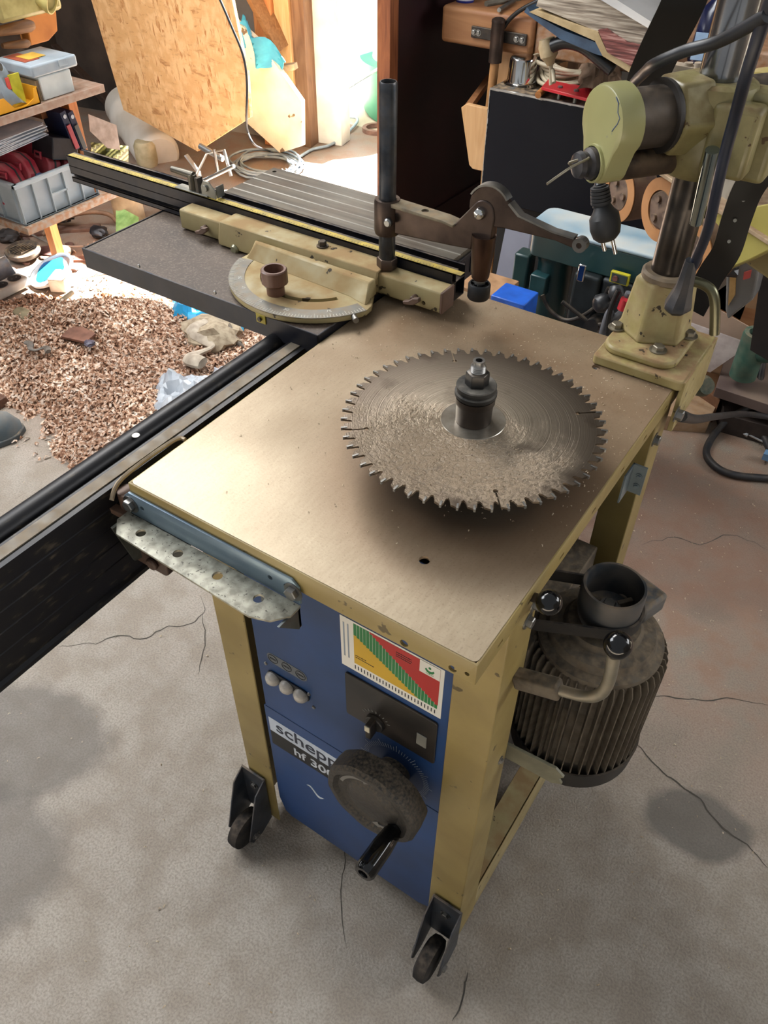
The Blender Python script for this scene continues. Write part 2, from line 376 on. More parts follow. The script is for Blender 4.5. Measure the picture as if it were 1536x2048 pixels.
def ring(c, cx, cy, r0, r1, r2, r3, col, amt):
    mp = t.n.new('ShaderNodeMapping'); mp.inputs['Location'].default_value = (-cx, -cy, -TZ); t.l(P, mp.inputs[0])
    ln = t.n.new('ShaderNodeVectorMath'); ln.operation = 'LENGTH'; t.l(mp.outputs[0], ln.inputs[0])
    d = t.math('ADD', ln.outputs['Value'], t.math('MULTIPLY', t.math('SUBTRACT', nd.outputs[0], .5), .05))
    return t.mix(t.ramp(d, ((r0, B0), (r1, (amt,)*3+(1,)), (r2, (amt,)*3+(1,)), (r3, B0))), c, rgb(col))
c = ring(c, BC.x, BC.y, -.5, .0, .100, .142, '29241f', .85)     # soot and dust below the blade, with its shade painted into the colour
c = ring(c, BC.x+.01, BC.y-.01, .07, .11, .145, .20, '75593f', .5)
rough = t.math('ADD', t.math('MULTIPLY', dust, .42), t.math('ADD', t.math('MULTIPLY', nb.outputs[0], .12), .33))
t.set(c, rough, .45); t.bump(t.math('ADD', nf_.outputs[0], nb.outputs[0]), .12, .0008); TABLE = t.m
bm = bm_new(); prism(bm, rrect(TX0+.002, TX1-.002, TY0+.002, TY1-.002, .006), TZ-.004, TZ)
top = obj('table_top', bm, TABLE, mo)
cb = bm_new()
for x, y, r in ((-.261, .465, .0055), (-.257, .870, .0055)): cyl(cb, (x, y, .84), (x, y, .88), r, n=20)
cut(top, cb)
bm = bm_new(); T = .003
for x0, x1, y0, y1 in ((TX0, TX1, TY0, TY0+T), (TX0, TX1, TY1-T, TY1), (TX0, TX0+T, TY0, TY1), (TX1-T, TX1, TY0, TY1)): box(bm, x0, x1, y0, y1, TZ-.029, TZ-.0005)
ap = obj('table_frame', bm, BEIGE, mo, bevel=.0012)
cb = bm_new()
for u, v, r in ((808, 1287, .0045), (905, 1338, .0042), (934, 1348, .0025)): q = Y(u, v, TY0); cyl(cb, q-V((0, .01, 0)), q+V((0, .01, 0)), r, n=14)
for yy in (.43, .49, .56, .64, .72, .79, .86): box(cb, TX1-.01, TX1+.01, yy-.005, yy+.005, TZ-.019, TZ-.015)
cut(ap, cb)
# legs
LY = .46; LX1 = TX1-.003; LX0 = TX0+.003
def legbm(x, s, y0, y1, z0, z1, front=True):
    bm = bm_new()
    pl = [(0, 0), (.054, 0), (.054, .003), (.003, .003), (.003, y1-y0), (0, y1-y0)] if front else [(0, y1-y0), (.045, y1-y0), (.045, 0), (.042, 0), (.042, y1-y0-.003), (.003, y1-y0-.003), (.003, 0), (0, 0)]
    if not front: pl = [(0, 0), (.045, 0), (.045, .003), (.003, .003), (.003, y1-y0), (0, y1-y0)]
    prism(bm, pl, z0, z1, frame3((x, y0, 0), (-s, 0, 0), (0, 1, 0), (0, 0, 1))); return bm
for s, x in ((1, LX1), (-1, LX0)):
    obj('leg', legbm(x, s, LY, .522, .03, TZ-.006), BEIGE, mo, bevel=.0018, seg=3)
    obj('leg', legbm(x, s, .853, .905, .03, TZ-.006, False), BEIGE, mo, bevel=.0018, seg=3)
bm = bm_new(); box(bm, LX1-.004, LX1-.001, .524, .80, .03, .115); box(bm, LX1-.04, LX1-.001, .524, .80, .112, .115)
obj('base_rail', bm, BEIGED, mo, bevel=.0008)
bm = bm_new(); box(bm, LX0+.001, LX0+.004, .524, .85, .03, .115); obj('base_rail', bm, BEIGE, mo)
bm = bm_new(); box(bm, LX0+.05, LX1-.05, .88, .884, .03, .115); obj('base_rail', bm, BEIGE, mo)
# near-black box added for the shaded void inside the cabinet
bm = bm_new(); box(bm, -.51, -.235, .475, .90, .10, .80); obj('void_box', bm, mat('14120f', '0c0b09', .8, 0, 20, .2, dust=.4), mo, bevel=.004)
bm = bm_new(); box(bm, -.235, -.19, .62, .84, .56, .60); obj('motor_shelf', bm, CAST, mo, bevel=.002)
# blue front panel
BLUE = mat('174075', '12335c', .38, 0, 6, .04, dust=.12)
bm = bm_new(); PY = .4635
prism(bm, [(-.513, TZ-.006), (-.214, TZ-.006), (-.214, .085), (-.235, .075), (-.495, .075), (-.507, .083), (-.517, .12), (-.517, .399), (-.513, .404)], 0, .003, frame3((0, PY+.003, 0), (1, 0, 0), (0, 0, 1), (0, -1, 0)))
bp = obj('front_panel', bm, BLUE, mo, bevel=.0008)
bm = bm_new(); box(bm, -.513, -.214, PY-.0006, PY, .4005, .4017); obj('seam', bm, mat('0f2c52'), bp)
bm = bm_new(); sheet(bm, 0, 12, 2, lambda u, v: V((-.45+.035*u, PY-.0004, .232-.012*u+.006*sin(u*7)+(.0035*sin(u*pi))*(v-.5)*2)), .0006); obj('paint_scratch', bm, mat('c8d2da', rough=.6), bp)
# chart label
CW = mat('dcdad2', 'cfccc2', .5, 0, 5, 0); CR_ = mat('b3231f', '9d1f1b', .5, 0, 5, 0); CG = mat('1f7a3e', '1a6a35', .5, 0, 5, 0); CY = mat('c9a227', 'b89220', .5, 0, 5, 0); CK = mat('23262a', rough=.5)
cx0, cx1, cz0, cz1 = -.366, -.227, .617, .706
bm = bm_new()
def plate(bm, x0, x1, z0, z1, y, th, mi):
    n0 = len(bm.faces); box(bm, x0, x1, y-th, y, z0, z1); bm.faces.ensure_lookup_table()
    for f in bm.faces[n0:]: f.material_index = mi
plate(bm, cx0, cx1, cz0, cz1+.004, PY-.0001, .0004, 0)
gx0, gx1, gz0, gz1 = cx0+.019, cx1-.005, cz0+.016, cz1+.001; NB = 26
for k in range(NB):
    f = k/NB; a = gx0+(gx1-gx0)*f; b = gx0+(gx1-gx0)*(k+.86)/NB; zr = gz1-(gz1-gz0)*max(0, (f-.16)*1.12); zg = gz1-(gz1-gz0)*min(1, .28+f*.95)
    zr = min(gz1, max(gz0+.004, zr)); zg = max(gz0, zg)
    if zr < gz1: plate(bm, a, gx0+(gx1-gx0)*(k+1)/NB, zr, gz1, PY-.0005, .0003, 1)
    plate(bm, a, b, zg, zr, PY-.0005, .0003, 2)
    if zg > gz0: plate(bm, a, gx0+(gx1-gx0)*(k+1)/NB, gz0, zg, PY-.0005, .0003, 3)
    plate(bm, a+.0004, a+.0018, cz0+.005, cz0+.012, PY-.0005, .0002, 4)
for k in range(2): plate(bm, cx0+.004+.006*k, cx0+.006+.006*k, cz0+.02, cz1-.006, PY-.0005, .0002, 5)
plate(bm, gx1-.026, gx1, gz1-.020, gz1+.001, PY-.0008, .0003, 0)
obj('chart_label', bm, [CW, CR_, CG, CY, CK, mat('8a96a3')], bp, smooth=0, label='colour chart label of green, yellow and red bars')
bm = bm_new(); M = frame3((gx1-.013, PY-.0011, gz1-.009), (1, 0, 0), (0, 0, 1), (0, -1, 0))
prism(bm, arcpoly(0, 0, .006, pi*1.05, pi*1.95, 10)+arcpoly(0, .0022, .0046, pi*1.9, pi*1.1, 10), 0, .0003, M); prism(bm, arcpoly(0, .003, .0018, 0, 2*pi, 10)[:-1], 0, .0003, M)
obj('logo', bm, CG, bp, smooth=0); text('lettering', 'HBG', CG, (gx1-.018, PY-.0011, gz1-.018), (1, 0, 0), (0, 0, 1), .004, bp, .0001, fit=.010)
bm = bm_new(); rs = random.Random(5)
for r_w, (xx, zz) in enumerate(((gx0+.058, gz1-.010), (gx0+.058, gz1-.0135), (gx0+.058, gz1-.017), (gx0+.002, gz0+.016), (gx0+.002, gz0+.0125))):
    x_ = xx
    while x_ < xx+(.020 if r_w < 3 else .014+.010*(r_w-3)): l_ = rs.uniform(.001, .003); box(bm, x_, x_+l_, PY-.0011, PY-.0008, zz, zz+.0011); x_ += l_+.0006
obj('small_print', bm, CK, bp, smooth=0)
# switch plate
bm = bm_new(); prism(bm, rrect(-.361, -.229, .517, .606, .004), 0, .003, frame3((0, PY, 0), (1, 0, 0), (0, 0, 1), (0, -1, 0)))
obj('switch_plate', bm, mat('15161a', '0d0e10', .3, 0, 8, 0, dust=.3), bp, bevel=.0008)
q = Y(755, 1440, PY); bm = bm_new(); lathe(bm, ((0, 0), (.014, 0), (.013, .006), (0, .006)), (q.x, PY-.003, q.z), (0, -1, 0), 24); box(bm, q.x-.004, q.x+.004, PY-.022, PY-.009, q.z-.014, q.z+.015)
obj('rotary_switch', bm, BLACK, bp, bevel=.0012)
bm = bm_new(); box(bm, q.x-.0038, q.x+.0038, PY-.024, PY-.022, q.z+.004, q.z+.015); obj('switch_pointer', bm, mat('c3bca6'), bp, bevel=.001)
bm = bm_new()
for k in range(9):
    a = pi*(.15+.7*k/8); M = frame3((q.x+cos(a)*.021, PY-.0033, q.z+sin(a)*.021), (cos(a), 0, sin(a)), (-sin(a), 0, cos(a)), (0, -1, 0)); box(bm, -.002, .002, -.0004, .0004, 0, .0003, M)
obj('dial_marks', bm, mat('8d8d88'), bp); q2 = Y(849, 1478, PY)
bm = bm_new(); box(bm, q2.x-.009, q2.x+.005, PY-.0045, PY-.003, q2.z-.012, q2.z+.012); obj('switch_window', bm, mat('77766f', rough=.3), bp, bevel=.001)
# indicator lamps
L0 = V((-.4855, PY, .495)); dxl = .0255
bm = bm_new(); prism(bm, rrect(-.494, -.426, .526, .547, .010), 0, .0004, frame3((0, PY, 0), (1, 0, 0), (0, 0, 1), (0, -1, 0))); obj('lamp_scale', bm, mat('5f6469', '50555a', .5), bp)
MG = mat('1a1e26', rough=.5)
for k, s in enumerate(('2800', '4200', '6000')):
    bm = bm_new(); c0 = V((-.4835+k*.0235, PY-.0006, .5365)); lathe(bm, ((.0074, 0), (.0085, 0), (.0085, .0004), (.0074, .0004)), c0, (0, -1, 0), 24, close=True); obj('lamp_ring', bm, MG, bp)
    bm = bm_new()
    for j in range(4): box(bm, c0.x-.0052+.0027*j, c0.x-.0052+.0027*j+.0019, PY-.0009, PY-.0006, c0.z-.0014-.0002*(j % 2), c0.z+.0014)
    obj('small_print', bm, MG, bp, smooth=0)
bm = bm_new(); prism(bm, rrect(-.497, -.424, .483, .506, .010), 0, .003, frame3((0, PY, 0), (1, 0, 0), (0, 0, 1), (0, -1, 0))); obj('lamp_strip', bm, mat('10131a', rough=.4), bp, bevel=.001)
for k in range(3):
    c0 = V((-.4855+k*.0245, PY-.002, .4945)); bm = bm_new(); lathe(bm, ((0, 0), (.0112, 0), (.0112, .004), (.0092, .008), (.005, .0110), (0, .012)), c0, (0, -1, 0), 20); obj('indicator_lamp', bm, mat('a9a6a0', '8d8a84', .2, 0, 60, .1, dust=.3), bp)
for u, v in ((532, 1326), (535, 1353), (618, 1388), (628, 1414)):
    q = Y(u, v, PY); bm = bm_new(); lathe(bm, ((0, 0), (.003, 0), (.0025, .0018), (0, .0025)), q, (0, -1, 0), 12); obj('screw', bm, STEEL, bp)
# badge
Q = lambda u, v: Y(u, v, PY)
bm = bm_new(); plate(bm, -.511, -.315, .338, .374, PY-.0001, .0004, 0); plate(bm, -.511, -.315, .300, .338, PY-.0001, .0004, 1)
obj('badge', bm, [mat('bcc6d4', rough=.45), mat('101216', rough=.45)], bp, smooth=0)
text('lettering', 'scheppach', mat('232b3c'), (-.499, PY-.0007, .3465), (1, 0, 0), (0, 0, 1), .038, bp, .0002, fit=.172, bold=.0003)
text('lettering', 'hf 3000', mat('c6ccd4'), (-.468, PY-.0007, .309), (1, 0, 0), (0, 0, 1), .027, bp, .0002, fit=.092, bold=.0004)
# height handwheel
HC = V((-.285, PY, .447)); bm = bm_new()
for k in range(72):
    a = 2*pi*k/72; l = .016 if k % 6 == 0 else .011; M = frame3(HC+V((cos(a)*.040, -.0005, sin(a)*.040)), (cos(a), 0, sin(a)), (-sin(a), 0, cos(a)), (0, -1, 0)); box(bm, .003, l, -.00035, .00035, 0, .0002, M)
obj('dial_marks', bm, mat('a5aeb8'), bp, smooth=0)
hw = None
bm = bm_new(); hx = .066
prof = ((0, .0), (.022, .0), (.026, .012), (.03, .026), (.040, .030), (.050, .024), (.0665, .030), (.068, .040), (.068, .058), (.064, .0635), (.057, .0635), (.052, .058), (.040, .056), (.034, .060), (.030, .0615), (0, .0615))
lathe(bm, prof, HC, (0, -1, 0), 60, wob=lambda a, h: 1+(.014*sin(a*10) if h > .02 else 0))
WH = mat('2a2826', '1c1a18', .5, 0, 160, .5, dust=.55, dustc='7b6f5e'); hwo = obj('handwheel', bm, WH, mo)
for a0, a1 in ((R(105), R(165)), (R(285), R(330))):
    bm = bm_new(); M = frame3(HC+V((0, -.0568, 0)), (1, 0, 0), (0, 0, 1), (0, -1, 0)); prism(bm, arcpoly(0, 0, .050, a0, a1, 10)+arcpoly(0, 0, .045, a1, a0, 10), 0, .002, M)
    aa = a0; prism(bm, [(.040*cos(aa), .040*sin(aa)), (.055*cos(aa), .055*sin(aa)), (.0475*cos(aa-.22), .0475*sin(aa-.22))], 0, .002, M)
    obj('direction_arrow', bm, mat('6e6c68', rough=.5), hwo)
ga = R(-38); gp = HC+V((cos(ga)*.046, -.057, sin(ga)*.046))
bm = bm_new(); lathe(bm, ((0, 0), (.011, 0), (.010, .004), (.012, .008), (.0135, .03), (.0138, .060), (.0138, .068), (.0115, .072), (.007, .072), (.006, .068), (0, .068)), gp, (0, -1, .05), 48, wob=lambda a, h: 1+(.07*(abs(sin(a*5))-.5) if .01 < h < .08 else 0))
obj('grip', bm, BLACKGLOSS, hwo)
# castors (each: mounting plate, side plates, wheel)
for x, z1 in ((-.563, .168), (-.182, .165)):
    bm = bm_new(); w_ = .024
    box(bm, x-w_, x+w_, .453, .457, .045, z1)
    for sx_ in (-1, 1): prism(bm, [(.457, z1), (.457, .035), (.43, .022), (.405, .024), (.398, .040), (.43, z1-.02)], -.0013, .0013, frame3((x+sx_*w_, 0, 0), (0, 1, 0), (0, 0, 1), (1, 0, 0)))
    ck = obj('castor', bm, mat('4d5560', '353b43', .4, .6, 20, .1, dust=.5), mo, bevel=.0006)
    bm = bm_new(); lathe(bm, ((0, -.013), (.028, -.013), (.036, -.009), (.0375, 0), (.036, .009), (.028, .013), (0, .013)), (x, .414, .0377), (1, 0, 0), 36); obj('wheel', bm, RUBBER, ck)
    bm = bm_new(); hexbolt(bm, (x-w_-.001, .414, .038), (-1, 0, 0), .006, .004); hexbolt(bm, (x+w_+.001, .414, .038), (1, 0, 0), .006, .004); hexbolt(bm, (x, .453, .13), (0, -1, 0), .006, .004); obj('castor_bolt', bm, STEEL, ck)
# bolts on table frame and legs
for u, v, xx in ((1073, 1208, TX1), (1058, 1243, LX1), (1312, 880, LX1), (1353, 827, TX1)):
    q = X(u, v, xx+.002); bm = bm_new(); hexbolt(bm, (xx, q.y, q.z), (1, 0, 0), .0065, .006); obj('bolt', bm, STEEL, mo)
q0 = X(1287, 932, -.15); q1 = V((0, 0, q0.z-.042))
bm = bm_new(); box(bm, LX1, LX1+.018, q0.y-.003, q0.y, q1.z, q0.z); box(bm, LX1, LX1+.002, q0.y-.03, q0.y, q1.z, q0.z); hexbolt(bm, (LX1+.011, q0.y-.003, q0.z-.015), (0, -1, 0), .003, .002); hexbolt(bm, (LX1+.011, q0.y-.003, q1.z+.012), (0, -1, 0), .003, .002)
obj('galvanised_angle', bm, mat('7f8b90', '6d777c', .4, .6, 20), mo)
q = X(1000, 1520, LX1); bm = bm_new(); hexbolt(bm, (LX1, q.y, q.z), (1, 0, 0), .004, .003); obj('bolt', bm, STEEL, mo)
a = X(1020, 1505, -.158); b = X(1096, 1548, -.150)
bm = bm_new(); dd = (b-a); dd.z = 0; L = .07; M = frame3(a+V((0, 0, 0)), (1, .05, 0), (0, 0, 1), (-.05, 1, 0)); prism(bm, [(-.02, -.016), (L-.012, -.020), (L, -.012), (L-.006, -.004), (L, .004), (L-.012, .014), (-.02, .014)], 0, .004, M)
obj('slotted_plate', bm, mat('77745f', '605c4a', .5, 0, 30, .1), mo, bevel=.0006)
# clamping levers with ball knobs
def ball(c, r, parent): bm = bm_new(); bmesh.ops.create_uvsphere(bm, u_segments=28, v_segments=16, radius=r); bmesh.ops.translate(bm, vec=c, verts=bm.verts[:]); return obj('ball_knob', bm, BLACKGLOSS, parent, smooth=60)
p = [Y(u, v, y) for u, v, y in ((1055, 1368, .505), (1100, 1374, .50), (1165, 1392, .50), (1200, 1388, .50), (1218, 1360, .50), (1228, 1310, .50))]
bm = bm_new(); tube(bm, smoothpath(p[1:], 6), .0062, 14); rod = obj('clamping_lever', bm, mat('8b8678', '6e695c', .38, .6, 30, .1, dust=.5), mo)
ball(Y(1236, 1290, .50), .0135, rod)
bm = bm_new(); pa = p[1]; box(bm, -.040, .012, -.009, .009, -.010, .010, frame3(pa, (p[2]-p[1]).normalized(), (0, 1, 0), (p[2]-p[1]).normalized().cross(V((0, 1, 0))))); lev = obj('lever_clamp', bm, CAST, mo, bevel=.003)
bb = X(1098, 1205, -.142); bl = ball(bb, .0125, mo); bm = bm_new(); cyl(bm, bb+V((-.05, .01, -.02)), bb, .005); obj('lever_rod', bm, DARKSTEEL, mo)
# motor with fins, pulley and belt
MX, MY = -.125, .69
mtr = None
bm = bm_new(); lathe(bm, ((0, .385), (.076, .385), (.076, .595), (.080, .600), (.0795, .607), (.070, .612), (.066, .622), (.050, .626), (.045, .634), (.020, .636), (0, .636)), (MX, MY, 0), (0, 0, 1), 56)
mtr = obj('motor', bm, CAST, mo)
for k in range(46):
    a = 2*pi*k/46; bm = bm_new(); M = frame3((MX, MY, 0), (cos(a), sin(a), 0), (-sin(a), cos(a), 0), (0, 0, 1)); prism(bm, [(.070, .405), (.0885, .405), (.0885, .588), (.083, .601), (.070, .601)], -.0008, .0008, M @ Matrix(((1, 0, 0, 0), (0, 0, 1, 0), (0, 1, 0, 0), (0, 0, 0, 1))))
    obj('cooling_fin', bm, CAST, mtr, smooth=0)
bm = bm_new(); lathe(bm, ((.085, .378), (.089, .378), (.0915, .412), (.0885, .412)), (MX, MY, 0), (0, 0, 1), 56, close=True); lathe(bm, ((0, .370), (.085, .378), (.085, .382), (0, .375)), (MX, MY, 0), (0, 0, 1), 40); obj('fan_cover', bm, BLACK, mtr)
bm = bm_new(); M = frame3((MX+.030, MY+.052, .650), (.9, -.3, 0), (.3, .9, 0), (0, 0, 1)); box(bm, -.035, .022, -.03, .018, -.02, .010, M); obj('terminal_box', bm, mat('5b5d5e', '444546', .5, .2, 50, .4, dust=.6), mtr, bevel=.005)
PZ0, PZ1, PR = .642, .700, .0385
bm = bm_new(); lathe(bm, ((.012, PZ0), (.034, PZ0), (PR-.003, PZ0+.004), (PR, PZ0+.020), (PR, PZ1-.003), (PR-.001, PZ1), (PR-.004, PZ1), (PR-.0055, PZ1-.004), (PR-.007, PZ0+.012), (.016, PZ0+.010), (.014, PZ0+.020), (0, PZ0+.020), (0, PZ0)), (MX, MY, 0), (0, 0, 1), 56)
PUL = mat('4a4d50', '3b3e41', .4, .3, 20, .05, dust=.5); pl = obj('pulley', bm, PUL, mtr)
bm = bm_new()
for k in range(3):
    a = 2*pi*k/3+.9; M = frame3((MX, MY, PZ0+.010), (cos(a), sin(a), 0), (-sin(a), cos(a), 0), (0, 0, 1)); box(bm, .012, PR-.005, -.003, .003, 0, .012, M)
obj('pulley_spokes', bm, CAST, mtr, bevel=.001)
bm = bm_new(); hexbolt(bm, (MX, MY, PZ0+.020), (0, 0, 1), .008, .006); obj('pulley_bolt', bm, STEEL, mtr)
S0 = V((BC.x, BC.y, 0)); M0 = V((MX, MY, 0)); dv = (M0-S0).normalized(); nv = V((-dv.y, dv.x, 0)); path = []
a0 = math.atan2(nv.y, nv.x)
for k in range(13): a = a0-pi*k/12; path.append(M0+V((cos(a), sin(a), 0))*(PR+.001)+V((0, 0, .657)))
for k in range(13): a = a0+pi-pi*k/12; path.append(S0+V((cos(a), sin(a), 0))*.045+V((0, 0, .657)))
bm = bm_new(); n = len(path); rings = []
for i, p in enumerate(path):
    tn = (path[(i+1) % n]-path[i-1]).normalized(); sd_ = V((-tn.y, tn.x, 0)); rings.append([bm.verts.new(p+sd_*a+V((0, 0, b))) for a, b in ((0, -.009), (.003, -.009), (.003, .009), (0, .009))])
for i in range(n):
    for k in range(4): bm.faces.new((rings[i][k], rings[i][(k+1) % 4], rings[(i+1) % n][(k+1) % 4], rings[(i+1) % n][k]))
obj('drive_belt', bm, RUBBER, mo)
bm = bm_new(); cyl(bm, (BC.x, BC.y, .60), (BC.x, BC.y, .862), .022); lathe(bm, ((0, .63), (.044, .63), (.044, .68), (0, .68)), (BC.x, BC.y, 0), (0, 0, 1), 40); obj('spindle_pulley', bm, PUL, mo)
# spindle above the table
bm = bm_new(); cyl(bm, (BC.x, BC.y, .862), (BC.x, BC.y, BC.z-.002), .024); lathe(bm, ((0, BC.z+.002), (.0185, BC.z+.002), (.019, .938), (.0205, .941), (.0205, .9475), (0, .9475)), (BC.x, BC.y, 0), (0, 0, 1), 48)
obj('spacer_sleeve', bm, mat('4c443f', '3a3330', .35, .7, 20, .1, dust=.35), mo)
bm = bm_new(); lathe(bm, ((0, .9475), (.0195, .9475), (.0215, .950), (.0215, .9535), (.0195, .9545), (.0195, .957), (.0205, .958), (.0205, .961), (.0195, .962), (0, .962)), (BC.x, BC.y, 0), (0, 0, 1), 48); obj('clamping_ring', bm, mat('2c2b2a', '1d1c1b', .5, .5, 40, .1, dust=1, dustc='77726a'), mo)
bm = bm_new(); lathe(bm, ((0, .962), (.0118, .962), (.0122, .963), (.0122, .973), (.0118, .976), (.0095, .977), (0, .977)), (BC.x, BC.y, 0), (0, 0, 1), 6); obj('spindle_nut', bm, mat('4a4b4c', '303132', .3, .8, 40, .1, dust=.3), mo, bevel=.0006)
bm = bm_new(); rp = [(0, .977), (.0078, .977)]
for k in range(4): rp += [(.0078, .9775+k*.0018), (.0071, .9784+k*.0018)]
rp += [(.006, .986), (.0060, .9895), (.0035, .9895), (.0035, .980), (0, .980)]; lathe(bm, rp, (BC.x, BC.y, 0), (0, 0, 1), 28); obj('spindle_thread', bm, STEEL, mo)

# ================================================================ saw blade
t = NT('saw_blade_steel'); ob = t.co('Object'); ln = t.n.new('ShaderNodeVectorMath'); ln.operation = 'LENGTH'; t.l(ob, ln.inputs[0])
nr = t.n.new('ShaderNodeTexNoise'); nr.noise_dimensions = '1D'; nr.inputs['Scale'].default_value = 900; nr.inputs['Detail'].default_value = 3; t.l(ln.outputs['Value'], nr.inputs['W'])
nn = t.tex('ShaderNodeTexNoise', 22, ob, 9); nf2 = t.tex('ShaderNodeTexNoise', 260, ob, 5)
c = t.ramp(nr.outputs[0], ((.3, rgb('8a7d6d')), (.7, rgb('ada18f'))))
c = t.mix(t.ramp(ln.outputs['Value'], ((.05, B0), (.13, (.85,)*3+(1,)))), c, rgb('4f443a'))
mp = t.n.new('ShaderNodeMapping'); mp.inputs['Location'].default_value = (-.02, .085, 0); mp.inputs['Scale'].default_value = (1, 1.4, 1); t.l(ob, mp.inputs[0])
l2 = t.n.new('ShaderNodeVectorMath'); l2.operation = 'LENGTH'; t.l(mp.outputs[0], l2.inputs[0])
dz = t.math('ADD', l2.outputs['Value'], t.math('MULTIPLY', t.math('SUBTRACT', nn.outputs[0], .5), .20))
df = t.math('MULTIPLY', t.ramp(dz, ((.05, W1), (.135, B0))), t.ramp(nf2.outputs[0], ((.34, (.25,)*3+(1,)), (.55, W1))))
c = t.mix(df, c, t.ramp(nf2.outputs[0], ((.35, rgb('85745f')), (.7, rgb('9f8f7b')))))
c = t.mix(t.ramp(nn.outputs[0], ((.58, B0), (.72, (.6,)*3+(1,)))), c, rgb('3c2f24'))
t.set(c, t.math('ADD', t.math('MULTIPLY', df, .5), .33), .78); t.p.inputs['Anisotropic'].default_value = .5
t.bump(t.math('ADD', t.math('MULTIPLY', nf2.outputs[0], df), t.math('MULTIPLY', nr.outputs[0], .15)), .6, .002); BLADEM = t.m
NTH = 54; RB = .1375; pts = []
for k in range(NTH):
    a = 2*pi*k/NTH; s = 2*pi/NTH
    for f, r in ((0, RB), (.10, RB-.004), (.16, RB-.0105), (.30, RB-.0118), (.42, RB-.0095), (.55, RB-.0035), (.75, RB-.0022), (.97, RB-.0005)): pts.append((r*cos(a+s*f), r*sin(a+s*f)))
bm = bm_new(); prism(bm, pts, -.0011, .0011, frame3(BC, (1, 0, 0), (0, 1, 0), (0, 0, 1)))
bl = obj('saw_blade', bm, BLADEM, smooth=20); bl['label'] = 'large dusty circular saw blade with a toothed rim clamped over the table'; bl['category'] = 'saw blade'
cb = bm_new()
for aa in (R(222), R(310), R(40), R(130)):
    d = V((cos(aa), sin(aa), 0)); s_ = V((-d.y, d.x, 0)); e = BC+d*.112; cyl(cb, e-V((0, 0, .01)), e+V((0, 0, .01)), .0026, n=14); M = frame3(BC, d, s_, (0, 0, 1)); box(cb, .112, .150, -.0008, .0008, -.01, .01, M)
cut(bl, cb)
Wloc['saw_blade'] = Wloc['saw_blade']
bm = bm_new(); lathe(bm, ((0, .0011), (.034, .0011), (.0335, .0017), (0, .0017)), BC, (0, 0, 1), 48); obj('blade_boss', bm, mat('a39c90', '7f776b', .3, .8, 40, .1), bl)
for k in range(NTH):
    a = 2*pi*k/NTH; M = frame3(BC, (cos(a), sin(a), 0), (-sin(a), cos(a), 0), (0, 0, 1)); bm = bm_new(); box(bm, RB-.0062, RB+.0004, -.0016, .0004, -.0017, .0017, M)
    obj('carbide_tip', bm, STEEL, bl, smooth=0)
# ================================================================ guide rail on the left side of the table
GR = thing('guide_rail', 'long black aluminium guide rail running along the left side of the table', 'rail', (-.64, .5, .70))
t = NT('black_anodised'); P = t.co('Position'); n = t.tex('ShaderNodeTexNoise', 130, t.co('Position', (1, .3, 1)), 5)
t.set(t.ramp(n.outputs[0], ((.4, rgb('17161a')), (.6, rgb('1b1a1b')), (.72, rgb('4a4238')))), .42, .3); RAILM = t.m
prof = [(-.606, .842), (-.606, .836), (-.609, .834)]
for z in (.815, .79, .765, .74): prof += [(-.609, z+.001), (-.6102, z), (-.609, z-.001)]
prof += [(-.609, .708), (-.605, .705), (-.605, .699), (-.655, .699), (-.655, .82)]
prof += [(-.656+.0135*cos(a)-.001, .8345+.0115*sin(a)) for a in [R(200-k*20) for k in range(11)]]
prof += [(-.642, .834), (-.634, .834), (-.634, .842)]
bm = bm_new(); prism(bm, [(x, z) for x, z in prof], -.75, 1.12, frame3((0, 0, 0), (1, 0, 0), (0, 0, 1), (0, 1, 0)))
obj('rail_profile', bm, RAILM, GR, smooth=25)
bm = bm_new(); box(bm, -.629, -.614, -.75, 1.12, .842, .8435); obj('slide_strip', bm, mat('756c5e', '5b5347', .5, .2, 40, .1, dust=.3), GR)
bm = bm_new(); q = Z(272, 872, .846); cyl(bm, q, q+V((0, 0, .0012)), .0045, n=16); obj('rail_screw', bm, STEEL, GR)
# support bracket
GALV = mat('a8a595', '7a776a', .5, .35, 90, .25, spots=.35, spotc='57534a'); BLUEG = mat('7e93a0', '66798a', .4, .5, 12, .05, dust=.1)
sb = thing('support_bracket', 'galvanised perforated bracket holding the black rail to the table front', 'bracket', (-.47, .37, .77))
bm = bm_new(); z0, z1 = .8165, .848; prism(bm, [(-.588, z0), (-.350, z0), (-.350, z1-.008), (-.358, z1), (-.580, z1), (-.588, z1-.008)], 0, .003, frame3((0, TY0-.0005, 0), (1, 0, 0), (0, 0, 1), (0, -1, 0)))
vp = obj('upright_flange', bm, BLUEG, sb, bevel=.0006)
cb = bm_new()
for x in (-.562, -.366, -.386): cyl(cb, (x, .37, .834), (x, .39, .834), .003, n=12)
cut(vp, cb)
for x in (-.579, -.357): bm = bm_new(); hexbolt(bm, (x, TY0-.0035, .832), (0, -1, 0), .0075, .006); obj('bolt', bm, STEEL, sb)
bm = bm_new(); prism(bm, [(-.589, .3815), (-.589, .366), (-.573, .350), (-.383, .343), (-.362, .350), (-.349, .366), (-.349, .3815)], .8135, .8165)
hp = obj('perforated_flange', bm, GALV, sb, bevel=.0005)
cb = bm_new()
for x in (-.552, -.498, -.443, -.389): cyl(cb, (x, .3655, .80), (x, .3655, .83), .0056, n=20)
cut(hp, cb)
bm = bm_new(); prism(bm, [(.350, .8135), (.382, .8135), (.382, .785), (.378, .782)], -.3535, -.3510, frame3((0, 0, 0), (0, 1, 0), (0, 0, 1), (1, 0, 0))); box(bm, -.40, -.351, .379, .382, .783, .8135); obj('lower_flange', bm, mat('5c6264', '4b5051', .4, .5), sb)
